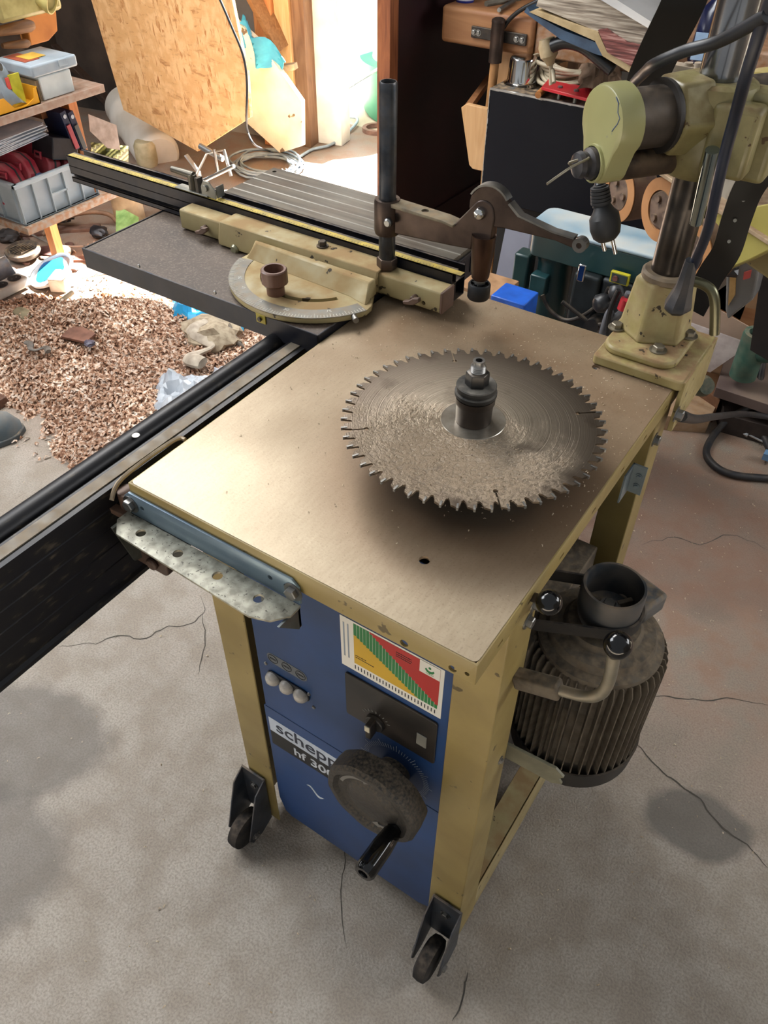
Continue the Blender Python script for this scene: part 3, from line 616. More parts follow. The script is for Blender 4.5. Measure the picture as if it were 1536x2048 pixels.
bm = bm_new(); prism(bm, [(.355, .8135), (.383, .8135), (.395, .76), (.385, .745), (.370, .750)], -.588, -.5845, frame3((0, 0, 0), (0, 1, 0), (0, 0, 1), (1, 0, 0))); box(bm, -.588, -.50, .383, .386, .775, .8135); obj('lower_flange', bm, mat('5c5e58', '44453f', .4, .5), sb)
bm = bm_new(); prism(bm, rrect(-.604, -.545, .735, .765, .008), 0, .020, frame3((0, .40, 0), (1, 0, 0), (0, 0, 1), (0, -1, 0))); lathe(bm, ((0, 0), (.008, 0), (.008, .006), (0, .006)), (-.565, .38, .750), (0, -1, 0), 16); obj('rail_clamp', bm, mat('4a362c', '33251e', .5, .2, 30, .3), sb, bevel=.002)
bm = bm_new(); tube(bm, smoothpath([(-.598, .372, .835), (-.602, .395, .848), (-.600, .470, .851), (-.590, .480, .851)], 5), .0026, 8); obj('wire_clip', bm, mat('b9a88e', '8d7c66', .3, .7), sb)
bm = bm_new(); lathe(bm, ((0, 0), (.012, 0), (.012, .022), (0, .022)), (-.594, .392, .815), (0, 0, 1), 18); box(bm, -.615, -.588, .374, .384, .808, .816); obj('clamp_boss', bm, mat('6b5243', '4d3a2f', .5, .2, 30, .2), sb, bevel=.001)

# ================================================================ sliding table
ST = thing('sliding_table', 'dusty black sliding table with a grooved rear half on the rail', 'sliding table', (-.79, .93, .82))
t = NT('sliding_table_top'); P = t.co('Position'); n1 = t.tex('ShaderNodeTexNoise', 14, P, 8); n2 = t.tex('ShaderNodeTexNoise', 300, P, 4)
c = t.ramp(n1.outputs[0], ((.3, rgb('3b2f26')), (.65, rgb('4f4034')))); c = t.mix(t.ramp(n2.outputs[0], ((.5, B0), (.68, (.6,)*3+(1,)))), c, rgb('6f6052'))
t.set(c, .58, .05); t.bump(n2.outputs[0], .15, .0008); SLT = t.m
NAVY = mat('20242f', '181b25', .38, .2, 20, .1, dust=.2)
bm = bm_new(); box(bm, -1.03, -.584, .7235, .985, .864, .868); obj('front_plate', bm, SLT, ST, bevel=.001)
bm = bm_new(); box(bm, -1.032, -.582, .7205, .7235, .837, .869); box(bm, -1.034, -1.031, .7205, .985, .837, .869); box(bm, -.585, -.582, .7205, .985, .837, .869); obj('plate_rim', bm, NAVY, ST, bevel=.001)
bm = bm_new(); pr = [(.975, .838), (.975, .8685)]
for y in (1.0, 1.027, 1.054, 1.081, 1.108): pr += [(y, .8685), (y+.0012, .8672), (y+.0024, .8672), (y+.0036, .8685)]
pr += [(1.141, .8685), (1.143, .8665), (1.143, .838)]
t = NT('grooved_alu'); P = t.co('Position'); n1 = t.tex('ShaderNodeTexNoise', 90, t.co('Position', (.08, 1, 1)), 5); n2 = t.tex('ShaderNodeTexNoise', 9, P, 6)
c = t.ramp(n1.outputs[0], ((.35, rgb('5f5a52')), (.65, rgb('777166')))); c = t.mix(t.ramp(n2.outputs[0], ((.5, B0), (.75, (.7,)*3+(1,)))), c, rgb('5a4b3e')); t.set(c, .38, .6); GROOV = t.m
prism(bm, pr, -1.002, -.546, frame3((0, 0, 0), (0, 1, 0), (0, 0, 1), (1, 0, 0))); ga_ = obj('grooved_plate', bm, GROOV, ST, bevel=0)
cb = bm_new(); q = Z(549, 343, .8685); cyl(cb, q-V((0, 0, .02)), q+V((0, 0, .02)), .004, n=14); cut(ga_, cb)
bm = bm_new(); box(bm, -.5455, -.542, .96, 1.12, .822, .862)
for y in (.985, 1.02, 1.055, 1.09): box(bm, -.5425, -.5405, y, y+.018, .83, .856)
obj('end_cover', bm, NAVY, ST, bevel=.001)
q = Y(523, 636, .7205); bm = bm_new(); box(bm, q.x-.008, q.x+.008, .7185, .7205, q.z-.007, q.z+.007); yp = obj('stop_plate', bm, mat('b3a23c', '8f812c', .5, 0, 30), ST, bevel=.0005)
bm = bm_new(); hexbolt(bm, (q.x, .7185, q.z), (0, -1, 0), .0035, .003, False); obj('screw', bm, DARKSTEEL, yp)
for u, v in ((278, 532), (430, 585)):
    q = Y(u, v, .7205); bm = bm_new(); lathe(bm, ((0, 0), (.003, 0), (.002, .0015), (0, .0018)), (q.x, .7205, q.z), (0, -1, 0), 10); obj('screw', bm, STEEL, ST)
bm = bm_new(); box(bm, -.70, -.59, .90, 1.10, .8455, .8600)
for y in (.79, .90): cyl(bm, (-.66, y, .846), (-.66, y+.0, .862), .01)
obj('carriage', bm, BLACK, ST)

# ================================================================ rip fence
FN = thing('fence', 'long navy fence profile with a yellow scale tape on top', 'fence', (-.86, .905, .8695))
fx0, fx1, fy0, fy1, fz0, fz1 = -1.25, -.482, .890, .926, .8695, .913
FM = mat('23262f', '1b1d25', .36, .4, 20, .05, dust=.3)
th = .0013; a_ = fy0; b_ = fy1
def Lx(poly, name, m, x0=fx0, x1=fx1, par=FN, bevel=0): bm = bm_new(); prism(bm, poly, x0, x1, frame3((0, 0, 0), (0, 1, 0), (0, 0, 1), (1, 0, 0))); return obj(name, bm, m, par, bevel)
# hollow profile as one closed outline (open chambers shown at the sawn end)
bm = bm_new(); segs = [((a_, fz0), (a_, .8765)), ((a_, .8835), (a_, fz1)), ((a_, fz1), (a_+.0165, fz1)), ((a_+.011, fz0), (a_+.011, fz1)), ((a_, fz0), (b_, fz0)), ((b_, fz0), (b_, fz1)), ((a_, .8965), (b_, .8965)), ((a_, .8765), (a_+.006, .8765)), ((a_, .8835), (a_+.006, .8835)), ((a_+.006, .8765), (a_+.006, .8835)), ((b_-.004, fz1), (b_, fz1))]
for (y0, z0), (y1, z1) in segs:
    box(bm, fx0, fx1, min(y0, y1)-.0006, max(y0, y1)+.0006, min(z0, z1)-.0006, max(z0, z1)+.0006)
obj('fence_profile', bm, FM, FN, smooth=0)
bm = bm_new(); YT = mat('bfa53a', '93803a', .5, 0, 50, .05, dust=.3, dustc='8b8068')
box(bm, fx0+.002, -.56+.09, a_+.001, a_+.012, fz1+.0006, fz1+.0011); tp = obj('scale_tape', bm, YT, FN)
bm = bm_new()
for k in range(150):
    x = fx0+.01+k*.005; l = .0055 if k % 10 == 0 else (.004 if k % 5 == 0 else .0025); box(bm, x, x+.0006, a_+.0022, a_+.0022+l, fz1+.0011, fz1+.0013)
tag(obj('scale_marks', bm, mat('3b3524'), FN, smooth=0), None, None)
FCL = mat('8f9089', '6c6d68', .35, .7, 30, .1, dust=.2)
bm = bm_new(); q = Z(412, 372, .914); box(bm, q.x-.035, q.x+.035, a_, a_+.017, fz1+.0015, fz1+.0035); hexbolt(bm, (q.x, a_+.008, fz1+.0035), (0, 0, 1), .006, .004); FS = thing('fence_stop', 'small steel flip stop with a grey clamping handle on the fence', 'stop', (q.x, .9, fz1)); obj('slide_plate', bm, FCL, FS, bevel=.0006)
bm = bm_new(); hq = V((q.x, a_+.008, fz1+.006)); lathe(bm, ((0, 0), (.0075, 0), (.007, .022), (0, .024)), hq, (0, 0, 1), 20)
tube(bm, [hq+V((.003, 0, .020)), hq+V((-.014, -.002, .022)), hq+V((-.038, -.004, .0235))], lambda f: .0065-.0018*f, 12); obj('clamping_handle', bm, mat('6a6355', '4a453c', .35, .5, 30, .1), FS)
bm = bm_new(); prism(bm, [(0, 0), (.030, 0), (.030, .012), (.018, .024), (.006, .024), (0, .014)], 0, .0018, frame3((q.x+.022, a_+.004, fz1+.002), (1, 0, 0), (0, 0, 1), (0, -1, 0))); prism(bm, [(0, 0), (.016, 0), (.016, .018), (0, .018)], 0, .0018, frame3((q.x+.050, a_+.006, fz1+.002), (0, 1, 0), (0, 0, 1), (1, 0, 0))); cyl(bm, (q.x+.032, a_+.005, fz1+.015), (q.x+.032, a_-.001, fz1+.015), .005, n=16); obj('flip_stop', bm, FCL, FS, bevel=.0004)
bm = bm_new(); box(bm, q.x+.010, q.x+.016, a_+.002, a_+.014, fz1+.003, fz1+.026); obj('stop_block', bm, DARKSTEEL, FS)

# ================================================================ mitre gauge
MG_ = thing('mitre_gauge', 'beige cast mitre gauge with a degree scale and brown knob', 'mitre gauge', (-.70, .83, .869))
bx0, bx1 = -.955, -.480
bm = bm_new(); prism(bm, [(x, z) for x, z in rrect(.8565, .8880, .8700, .9005, .003, 3)], bx0, bx1, frame3((0, 0, 0), (0, 1, 0), (0, 0, 1), (1, 0, 0)))
bar = obj('square_tube', bm, BEIGED, MG_, smooth=30)
cb = bm_new(); q = Y(847, 606, .8565); cyl(cb, (q.x, .85, q.z), (q.x, .866, q.z), .003, n=14); cut(bar, cb)
bm = bm_new(); box(bm, bx1, bx1+.004, .8562, .8883, .8697, .9008); obj('end_cap', bm, BROWNP, MG_, bevel=.0012)
def wing(u, v, nm='wing_screw'):
    q = Y(u, v, .848); bm = bm_new(); cyl(bm, (q.x, .857, q.z), (q.x, .846, q.z), .004, n=12); prism(bm, [(-.013, -.005), (-.004, -.002), (.003, .004), (.012, .006), (.013, .001), (.004, -.006), (-.004, -.008), (-.011, -.009)], -.0035, .0035, frame3((q.x, .846, q.z), (1, 0, 0), (0, 0, 1), (0, -1, 0))); obj(nm, bm, mat('6e584b', '4f3e34', .5, .1, 30, .2), MG_, bevel=.001)
wing(825, 598); wing(405, 458)
# top casting
bm = bm_new(); prism(bm, [(.845, .8705), (.845, .8785), (.8525, .9045), (.8905, .9045), (.8905, .9015), (.8555, .9015), (.8555, .8705)], -.867, -.578, frame3((0, 0, 0), (0, 1, 0), (0, 0, 1), (1, 0, 0)))
obj('clamp_housing', bm, BEIGED, MG_, bevel=.0015)
q = Z(645, 492, .905); bm = bm_new(); hexbolt(bm, q, (0, 0, 1), .006, .007); obj('bolt', bm, DARKSTEEL, MG_)
q = Y(476, 495, .852); bm = bm_new(); lathe(bm, ((0, 0), (.0075, 0), (.0075, .012), (.005, .015), (0, .015)), (q.x, .856, q.z), (0, -1, 0), 18); obj('plunger_knob', bm, mat('8f8c70', '6a6650', .3, .5, 30, .1), MG_)
GCX, GCY, GRAD, GZ = -.676, .845, .1265, .8775
# degree segment: plate whose front edge is an arc
bm = bm_new(); a0, a1 = R(180+12), R(360-22)
arc = arcpoly(GCX, GCY, GRAD, a0, a1, 40)
pl_ = [(-.799, .845)]+arc+[(-.560, .812), (-.578, .845)]
prism(bm, pl_, .8695, GZ); seg_ = obj('degree_plate', bm, BEIGED, MG_, bevel=.0012)
cb = bm_new(); r0, r1 = .0745, .0825; prism(cb, arcpoly(GCX, GCY, r1, R(180+15), R(360-33), 26)+arcpoly(GCX, GCY, r0, R(360-33), R(180+15), 26), .85, .90); cut(seg_, cb)
bm = bm_new(); prism(bm, arcpoly(GCX, GCY, GRAD+.0006, a0, a1, 40)+arcpoly(GCX, GCY, GRAD-.022, a1, a0, 40), GZ+.0001, GZ+.0007); obj('scale_band', bm, mat('6f6e68', '5d5c57', .4, .5, 40, .1, dust=.3), MG_, smooth=0)
bm = bm_new(); TK = mat('c9c7bd', rough=.5)
for k in range(73):
    a = a0+(a1-a0)*(k+.5)/73; l = .010 if k % 10 == 6 else (.0085 if k % 5 == 1 else .006); M = frame3((GCX, GCY, GZ+.0007), (cos(a), sin(a), 0), (-sin(a), cos(a), 0), (0, 0, 1)); box(bm, GRAD-.001-l, GRAD-.001, -.0004, .0004, 0, .0003, M)
obj('degree_marks', bm, mat('b9b6a8', rough=.5), MG_, smooth=0)
for s, a in (('60', 222), ('45', 238), ('15', 262), ('30', 285), ('75', 315)):
    a = R(a); p = V((GCX+cos(a)*(GRAD-.0145), GCY+sin(a)*(GRAD-.0145), GZ+.0008)); tx = V((-sin(a), cos(a), 0)); text('lettering', s, TK, p-tx*.0045+V((cos(a), sin(a), 0))*.001, tx, (-cos(a), -sin(a), 0), .008, MG_, .0002)
# raised rib with sloped cheeks between the segment and the housing
bm = bm_new()
vv = [(-.80, .845, .8775), (-.578, .845, .8775), (-.565, .815, .8775), (-.595, .822, .8775), (-.76, .829, .8775), (-.80, .838, .8775)]
low = [(-.802, .845), (-.793, .824), (-.600, .815), (-.566, .806), (-.574, .845)]; high = [(-.790, .845), (-.783, .838), (-.600, .832), (-.576, .830), (-.576, .845)]
a = [bm.verts.new((x, y, .8765)) for x, y in low]; b = [bm.verts.new((x, y, .8985)) for x, y in high]; n = 5
bm.faces.new(a[::-1]); bm.faces.new(b)
for k in range(n): bm.faces.new((a[k], a[(k+1) % n], b[(k+1) % n], b[k]))
obj('rib', bm, BEIGED, MG_, bevel=.002)
q = V((-.6885, .766, GZ)); bm = bm_new(); lathe(bm, ((0, 0), (.0125, 0), (.0125, .012), (.0165, .016), (.0180, .017), (.0180, .035), (.0165, .0365), (.0135, .0365), (.0125, .030), (.011, .022), (0, .022)), q, (0, 0, 1), 64, wob=lambda a, h: 1+(.03*(abs(sin(a*8))-.5) if .013 < h < .033 else 0))
obj('knob', bm, mat('6a4a3c', '583c30', .35, 0, 20, .05, dust=.35, dustc='8a6d5c'), MG_)
q = Z(707, 632, .874); bm = bm_new(); cyl(bm, q, q+V((.010, -.008, 0)), .004); obj('stop_screw', bm, STEEL, MG_)

# ================================================================ hold-down clamp
HX, HY = -.578, .876
hc = thing('hold_down_clamp', 'steel hold-down clamp with round post and cam lever on the fence', 'clamp', (HX, HY, .901))
BLUED = mat('4b4f55', '33363b', .32, .8, 40, .1, dust=.25); BRST = mat('574a44', '3c322e', .35, .75, 25, .1, dust=.25)
bm = bm_new(); lathe(bm, ((0, 0), (.0135, 0), (.0145, .002), (.0145, .014), (.0135, .016), (0, .016)), (HX, HY, .901), (0, 0, 1), 6); obj('post_nut', bm, BRST, hc, bevel=.0006)
bm = bm_new(); lathe(bm, ((0, .905), (.0112, .905), (.0112, 1.136), (.0102, 1.138), (.0092, 1.138), (.0088, 1.134), (0, 1.134)), (HX, HY, 0), (0, 0, 1), 32); obj('post', bm, BLUED, hc)
AZ = .974; ax = V((1, .0, .0)); E_ = Y(985, 425, HY+.004)
bm = bm_new(); lathe(bm, ((.0117, AZ-.022), (.0165, AZ-.022), (.0175, AZ-.018), (.0175, AZ+.020), (.0165, AZ+.024), (.0117, AZ+.024)), (HX, HY, 0), (0, 0, 1), 32, close=True); obj('arm_collar', bm, BRST, hc)
EX = -.4345; EZ = Y(985, 425, HY).z
bm = bm_new(); th = .0125
prof = [(HX+.014, AZ-.018), (HX+.10, AZ-.012), (EX-.012, AZ-.009), (EX-.012, EZ-.035), (EX+.014, EZ-.035), (EX+.0155, EZ-.004)]+[(EX+.0145*cos(a), EZ+.0145*sin(a)) for a in [R(k*20) for k in range(0, 8)]]+[(EX-.040, AZ+.016), (HX+.08, AZ+.018), (HX+.014, AZ+.022)]
prism(bm, prof, -th/2, th/2, frame3((0, HY, 0), (1, 0, 0), (0, 0, 1), (0, -1, 0))); arm = obj('arm', bm, BRST, hc, bevel=.0015)
bm = bm_new(); prism(bm, [(HX+.012, AZ+.018), (HX+.09, AZ+.0165), (EX-.038, AZ+.0145), (EX-.038, AZ+.018), (HX+.09, AZ+.0205), (HX+.012, AZ+.023)], -.0115, .0115, frame3((0, HY, 0), (1, 0, 0), (0, 0, 1), (0, -1, 0))); fl = obj('arm_flange', bm, mat('8b8069', '6c6251', .6, .2, 60, .2, dust=.5), hc, bevel=.001)
cb = bm_new(); cyl(cb, (HX+.058, HY, .96), (HX+.058, HY, 1.02), .005, n=16); cut(fl, cb)
bm = bm_new(); lathe(bm, ((0, 0), (.006, 0), (.006, .004), (.004, .006), (0, .0062)), (HX+.012, HY-.014, AZ), (0, -1, 0), 16); obj('set_pin', bm, STEEL, hc)
# cam lever: disc plus tapering handle towards the lower right
tip = Y(1153, 496, HY-.012)
d2 = V((tip.x-EX, 0, tip.z-EZ)); L2 = d2.length; a2 = math.atan2(d2.z, d2.x)
M = frame3((EX, HY, EZ), (cos(a2), 0, sin(a2)), (-sin(a2), 0, cos(a2)), (0, -1, 0))
bm = bm_new(); rr = .0275
out = [(.006+rr*cos(a), .006+rr*sin(a)) for a in [R(38+k*14) for k in range(16)]]
prism(bm, out+[(.03, -.0115), (L2-.03, -.0045), (L2-.008, -.006)]+[(L2+.0085*cos(a), .0085*sin(a)) for a in [R(-120+k*24) for k in range(11)]]+[(L2-.010, .0045), (L2-.035, .0035), (.045, .0085)], -.0045, .0045, M)
cl = obj('cam_lever', bm, BRST, hc, bevel=.0015)
bm = bm_new(); prism(bm, [(.030, .019), (.045, .0088), (L2-.035, .0042), (L2-.008, .0052), (L2-.008, .0075), (L2-.035, .0062), (.048, .0108), (.032, .0215)], -.006, .006, M); prism(bm, [(rr+.0012)*cos(R(38+k*10))*1+.006 and (.006+(rr+.0015)*cos(R(38+k*10)), .006+(rr+.0015)*sin(R(38+k*10))) for k in range(13)]+[(.006+(rr-.0008)*cos(R(158-k*10)), .006+(rr-.0008)*sin(R(158-k*10))) for k in range(13)], -.0065, .0065, M)
obj('lever_rim', bm, STEEL, cl)
bm = bm_new(); lathe(bm, ((0, -.010), (.0075, -.010), (.0075, .009), (.006, .0115), (.003, .0125), (0, .0128)), (EX-.004, HY, EZ-.002), (0, -1, 0), 24); obj('pivot_pin', bm, CHROME, hc)
bm = bm_new(); p0 = M @ V((L2, 0, 0)); lathe(bm, ((.0035, -.0055), (.0085, -.0055), (.0085, .0055), (.0035, .0055)), p0, (0, -1, 0), 22, close=True); obj('lever_eye', bm, STEEL, cl)
bm = bm_new(); lathe(bm, ((0, EZ-.035), (.0155, EZ-.030), (.0140, EZ-.055), (.0115, EZ-.086), (.010, EZ-.089), (0, EZ-.089)), (EX+.001, HY, 0), (0, 0, 1), 28); obj('pressure_spindle', bm, mat('5b4438', '3d2d27', .3, .7, 20, .05), hc)
fz = EZ-.098
bm = bm_new(); lathe(bm, ((0, EZ-.095), (.0075, EZ-.095), (.0075, EZ-.088), (0, EZ-.088)), (EX+.001, HY, 0), (0, 0, 1), 18); obj('spindle_neck', bm, STEEL, hc)
bm = bm_new(); lathe(bm, ((0, fz-.018), (.0135, fz-.018), (.0148, fz-.016), (.0148, fz+.001), (.0135, fz+.003), (.0118, fz+.003), (.0110, fz-.002), (0, fz-.003)), (EX+.001, HY, 0), (0, 0, 1), 32)
for k in range(6): a = k*pi/3; box(bm, .004, .012, -.0008, .0008, fz-.004, fz+.002, frame3((EX+.001, HY, 0), (cos(a), sin(a), 0), (-sin(a), cos(a), 0), (0, 0, 1)))
obj('pressure_foot', bm, mat('1b1d20', '121315', .45, 0, 20, .05), hc)

# ================================================================ power feeder stand
KX, KY = -.222, .962
PF = thing('feeder_stand', 'beige cast stand with a thick steel column bolted on the table corner', 'stand', (KX, KY, .861))
CB = mat('a99b6a', '958654', .4, 0, 26, .15, dust=.95, dustc='8a6e4e', spots=.10, spotc='3a2e1a')
CBH = mat('a3a271', '8f8a55', .36, 0, 9, .3, dust=.7, dustc='5a4426', spots=.22, spotc='4b3514', dust_=0) if False else mat('8f875c', '6b603a', .33, 0, 22, .3, dust=.8, dustc='5a4426', spots=.12, spotc='4b3514')
bm = bm_new(); prism(bm, rrect(-.266, -.150, .874, 1.005, .006), .8605, .8735); obj('base_plate', bm, CB, PF, bevel=.002)
bm = bm_new(); box(bm, -.1535, -.148, .878, 1.005, .800, .8725); prism(bm, [(.878, .80), (.93, .80), (.93, .83), (.878, .83)], -.1485, -.1475, frame3((0, 0, 0), (0, 1, 0), (0, 0, 1), (1, 0, 0))); obj('side_flange', bm, CB, PF, bevel=.0015)
bm = bm_new(); lathe(bm, ((0, .8735), (.060, .8735), (.060, .880), (.0575, .883), (0, .884)), (0, 0, 0), (0, 0, 1), 8) if False else None
bm.free(); bm = bm_new(); prism(bm, rrect(KX-.041, KX+.053, .886, .998, .022, 6), .8735, .8835); obj('foot', bm, CB, PF, bevel=.003)
bm = bm_new(); n = 6; rot = R(24)
def hexring(r, z, k0=rot, sx=1): return [bm.verts.new((KX+.001+r*cos(k0+k*pi/3), KY+r*sin(k0+k*pi/3), z)) for k in range(6)]
r_ = [hexring(.050, .883), hexring(.045, .892), hexring(.038, .950), hexring(.032, .957)]
for a, b in zip(r_, r_[1:]):
    for k in range(6): bm.faces.new((a[k], a[(k+1) % 6], b[(k+1) % 6], b[k]))
bm.faces.new(r_[0][::-1]); bm.faces.new(r_[-1]); obj('socket', bm, CB, PF, bevel=.004, seg=3)
bm = bm_new(); lathe(bm, ((.021, .955), (.031, .955), (.031, .961), (.028, .964), (.021, .964)), (KX, KY, 0), (0, 0, 1), 40, close=True); obj('socket_collar', bm, mat('8c7d68', '6a5c4c', .5, .2, 30, .3, dust=.5), PF)
for u, v in ((1233, 655), (1316, 700), (1378, 672)):
    q = Z(u, v, .884); bm = bm_new(); hexbolt(bm, q, (0, 0, 1), .0075, .006); obj('foot_bolt', bm, mat('8f8878', '6e6658', .4, .6, 30, .2), PF)
bm = bm_new(); hexbolt(bm, X(1352, 828, -.147), (1, 0, 0), .007, .008); obj('flange_bolt', bm, STEEL, PF)
LEAN = V((.0, 0, 1)); ctop = V((KX, KY, 1.30)); cbot = V((KX, KY, .955))
bm = bm_new(); cyl(bm, cbot, V((KX, KY, 1.10)), .0212, n=48); obj('column', bm, mat('4e4a47', '37332f', .3, .8, 30, .25, dust=.25), PF)
bm = bm_new(); cyl(bm, V((KX, KY, 1.175)), ctop, .0212, n=48); obj('column_upper', bm, mat('8d8e90', '717376', .18, .95, 12, .05), PF)
# clamp handles: L-shaped rod of the socket, straight rod of the head
p = [Y(u, v, .955) for u, v in ((1385, 562), (1405, 568), (1422, 580), (1429, 600), (1430, 630), (1429, 668))]
bm = bm_new(); tube(bm, smoothpath(p, 5), .0062, 16); obj('socket_handle', bm, mat('7c7962', '57553f', .3, .8, 14, .05), PF)
# sliding head around the column
HZ0, HZ1 = 1.083, 1.178
bm = bm_new(); lathe(bm, ((.0215, HZ0), (.036, HZ0), (.040, HZ0+.006), (.043, HZ0+.03), (.0435, HZ1-.012), (.041, HZ1-.003), (.036, HZ1), (.0215, HZ1)), (KX, KY, 0), (0, 0, 1), 40, close=True)
hd = obj('sliding_head', bm, CBH, PF)
bm = bm_new(); box(bm, KX+.012, KX+.060, KY-.045, KY-.012, HZ0+.012, HZ1-.012); box(bm, KX+.02, KX+.075, KY-.012, KY+.03, HZ0+.002, HZ1-.006); obj('clamp_lug', bm, CBH, hd, bevel=.006, seg=3)
AX = V((-.60, -.80, 0)).normalized(); HC0 = V((KX, KY, 1.146))
bm = bm_new(); cyl(bm, HC0+AX*.02, HC0+AX*.058, .043, .0405, n=6); obj('arm_boss', bm, CBH, hd, bevel=.004, seg=3)
bm = bm_new(); lathe(bm, ((0, 0), (.0355, 0), (.0365, .003), (.0365, .006), (0, .006)), HC0+AX*.058, AX, 36); obj('arm_seal', bm, mat('2a241f', '1b1714', .7, 0, 30, .2), hd)
bm = bm_new(); cyl(bm, HC0+AX*.06, HC0+AX*.110, .0300, n=40); cyl(bm, HC0+AX*-.2, HC0-AX*.03, .0300, n=40); obj('arm_tube', bm, mat('57504a', '413b35', .4, .7, 40, .2, dust=.4, dustc='7a6957'), PF)
bm = bm_new(); cyl(bm, HC0+AX*.03+V((0, 0, -.047)), HC0+AX*.110+V((0, 0, -.047)), .0145, n=24); obj('feed_screw', bm, mat('4b3c2f', '33281f', .55, .4, 40, .3, dust=.5), PF)
# pear-shaped end cover
sxv = V((AX.y, -AX.x, 0))*-1     # horizontal in the cover plane
Mc = frame3(HC0+AX*.108, sxv, (0, 0, 1), sxv.cross(V((0, 0, 1))))
if Mc.to_3x3().col[2].dot(AX) < 0: Mc = frame3(HC0+AX*.108, -sxv, (0, 0, 1), AX)
def pear(k):
    o = [((.0405*k)*cos(R(a)), (.037*k)*sin(R(a))) for a in range(-20, 201, 11)]
    lo = [((.0245*k)*cos(R(a)), -.040+(.0205*k)*sin(R(a))) for a in range(185, 356, 12)]
    return o+[(-.0315*k, -.022)]+lo+[(.0315*k, -.022)]
bm = bm_new(); A_ = []; 
for k, h in ((1.0, 0), (1.0, .020), (.95, .0245), (.90, .0255)): A_.append([bm.verts.new(Mc @ V((x, y, h))) for x, y in pear(k)])
for a, b in zip(A_, A_[1:]):
    n = len(a)
    for k in range(n): bm.faces.new((a[k], a[(k+1) % n], b[(k+1) % n], b[k]))
bm.faces.new(A_[0][::-1]); bm.faces.new(A_[-1]); cov = obj('end_cover', bm, mat('949164', '858257', .3, 0, 7, .03, spots=.02, spotc='4a5a70'), PF)
kc = Mc @ V((0, -.040, .0255))
bm = bm_new(); lathe(bm, ((.0175, 0), (.0195, 0), (.0195, .003), (.0175, .003)), kc, AX, 32, close=True); obj('cover_ring', bm, mat('a9a878', '8f8d5c', .35, 0, 20, .1), cov)
bm = bm_new(); lathe(bm, ((0, 0), (.0165, 0), (.016, .007), (.0125, .010), (.0125, .013), (.014, .016), (.0125, .021), (.006, .0235), (0, .024)), kc, AX, 32); obj('crank_knob', bm, mat('232831', '171a20', .35, .2, 25, .2, dust=.7, dustc='5f5348'), PF)
bm = bm_new(); w0 = kc+AX*.024; wp = [w0, w0+AX*.006+V((0, 0, .004)), D(1178, 316, (w0-CAM).dot(CF)-.01), D(1140, 336, (w0-CAM).dot(CF)-.02), D(1094, 368, (w0-CAM).dot(CF)-.03)]
tube(bm, smoothpath(wp, 6), .0013, 8); obj('bent_wire', bm, mat('8e8775', '6d6656', .4, .6), PF)
# blue paint line on the cover
bm = bm_new(); lp = [(.018, .030), (.024, .026), (.026, .018), (.031, .014), (.029, .008), (.024, .002), (.022, -.001)]; tube(bm, [Mc @ V((-x if False else x, y, .0257)) for x, y in lp], .0005, 6); obj('paint_scratch', bm, mat('47587a'), cov)
bm = bm_new(); tube(bm, [Y(1425, 300, .90), Y(1392, 445, .93)], .0072, 20); obj('head_handle', bm, mat('9dabad', '7e8b8d', .15, .95, 10, .03), PF)
# motor cables of the feeder, hung over the head
def cable(name, pts, r, m, label, cat, k=8, group=None, n=10):
    bm = bm_new(); tube(bm, smoothpath(pts, k), r, n); o = obj(name, bm, m, smooth=60); return tag(o, label, cat, group)
CBL = mat('1d2127', '121418', .4, 0, 20, .03)
CAB = thing('power_cable', 'black rubber mains cable hanging from the head with a plug at its end', 'cable', Y(1210, 470, .90))
bm = bm_new(); tube(bm, smoothpath([Y(1536, 30, .80), Y(1440, 82, .84), Y(1370, 102, .86), Y(1310, 128, .88), Y(1288, 146, .94), Y(1266, 170, .98), Y(1250, 210, 1.02), Y(1225, 300, 1.02), Y(1203, 340, .95), Y(1199, 375, .93)], 8), .0058, 12); obj('cord', bm, CBL, CAB)
bm = bm_new(); pd = .93; q0, q1 = Y(1199, 370, pd), Y(1203, 412, pd); cyl(bm, q0, q1, .0075, .0105)
for k in range(5): f = .15+.16*k; lathe(bm, ((0, -.0015), (.0105+.002*f, -.0015), (.0105+.002*f, .0015), (0, .0015)), q0.lerp(q1, f), q1-q0, 18)
PLG = mat('2b2d30', '1f2022', .5, 0, 20, .1, dust=.35, dustc='5e5750')
obj('strain_relief', bm, PLG, CAB)
q2, q3 = Y(1205, 410, pd), Y(1214, 476, pd); bm = bm_new(); lathe(bm, ((0, 0), (.010, 0), (.013, .006), (.0185, .013), (.0195, .026), (.017, .036), (.012, .041), (0, .0415)), q2, q3-q2, 24, wob=lambda a, h: 1+.10*cos(2*a)); obj('plug_body', bm, PLG, CAB)
dq = (q3-q2).normalized()
for s in (-.007, .007): bm = bm_new(); cyl(bm, q2+dq*.040+V((s, 0, 0)), q2+dq*.058+V((s, .003, 0)), .0024, n=12); obj('plug_pin', bm, CHROME, CAB)
cb2 = thing('hanging_cord', 'dark blue-black cord running down beside the column to a moulded plug', 'cable', Y(1370, 590, .90))
bm = bm_new(); tube(bm, smoothpath([Y(1545, -10, .80), Y(1520, 65, .81), Y(1492, 152, .82), Y(1470, 234, .84), Y(1452, 300, .85), Y(1436, 367, .86), Y(1416, 457, .88), Y(1391, 520, .90), Y(1380, 545, .90)], 8), .0058, 12); obj('cord', bm, mat('1a2233', '111622', .35, 0, 20, .03), cb2)
a_, b_, c_ = Y(1383, 520, .90), Y(1370, 570, .90), Y(1352, 622, .90)
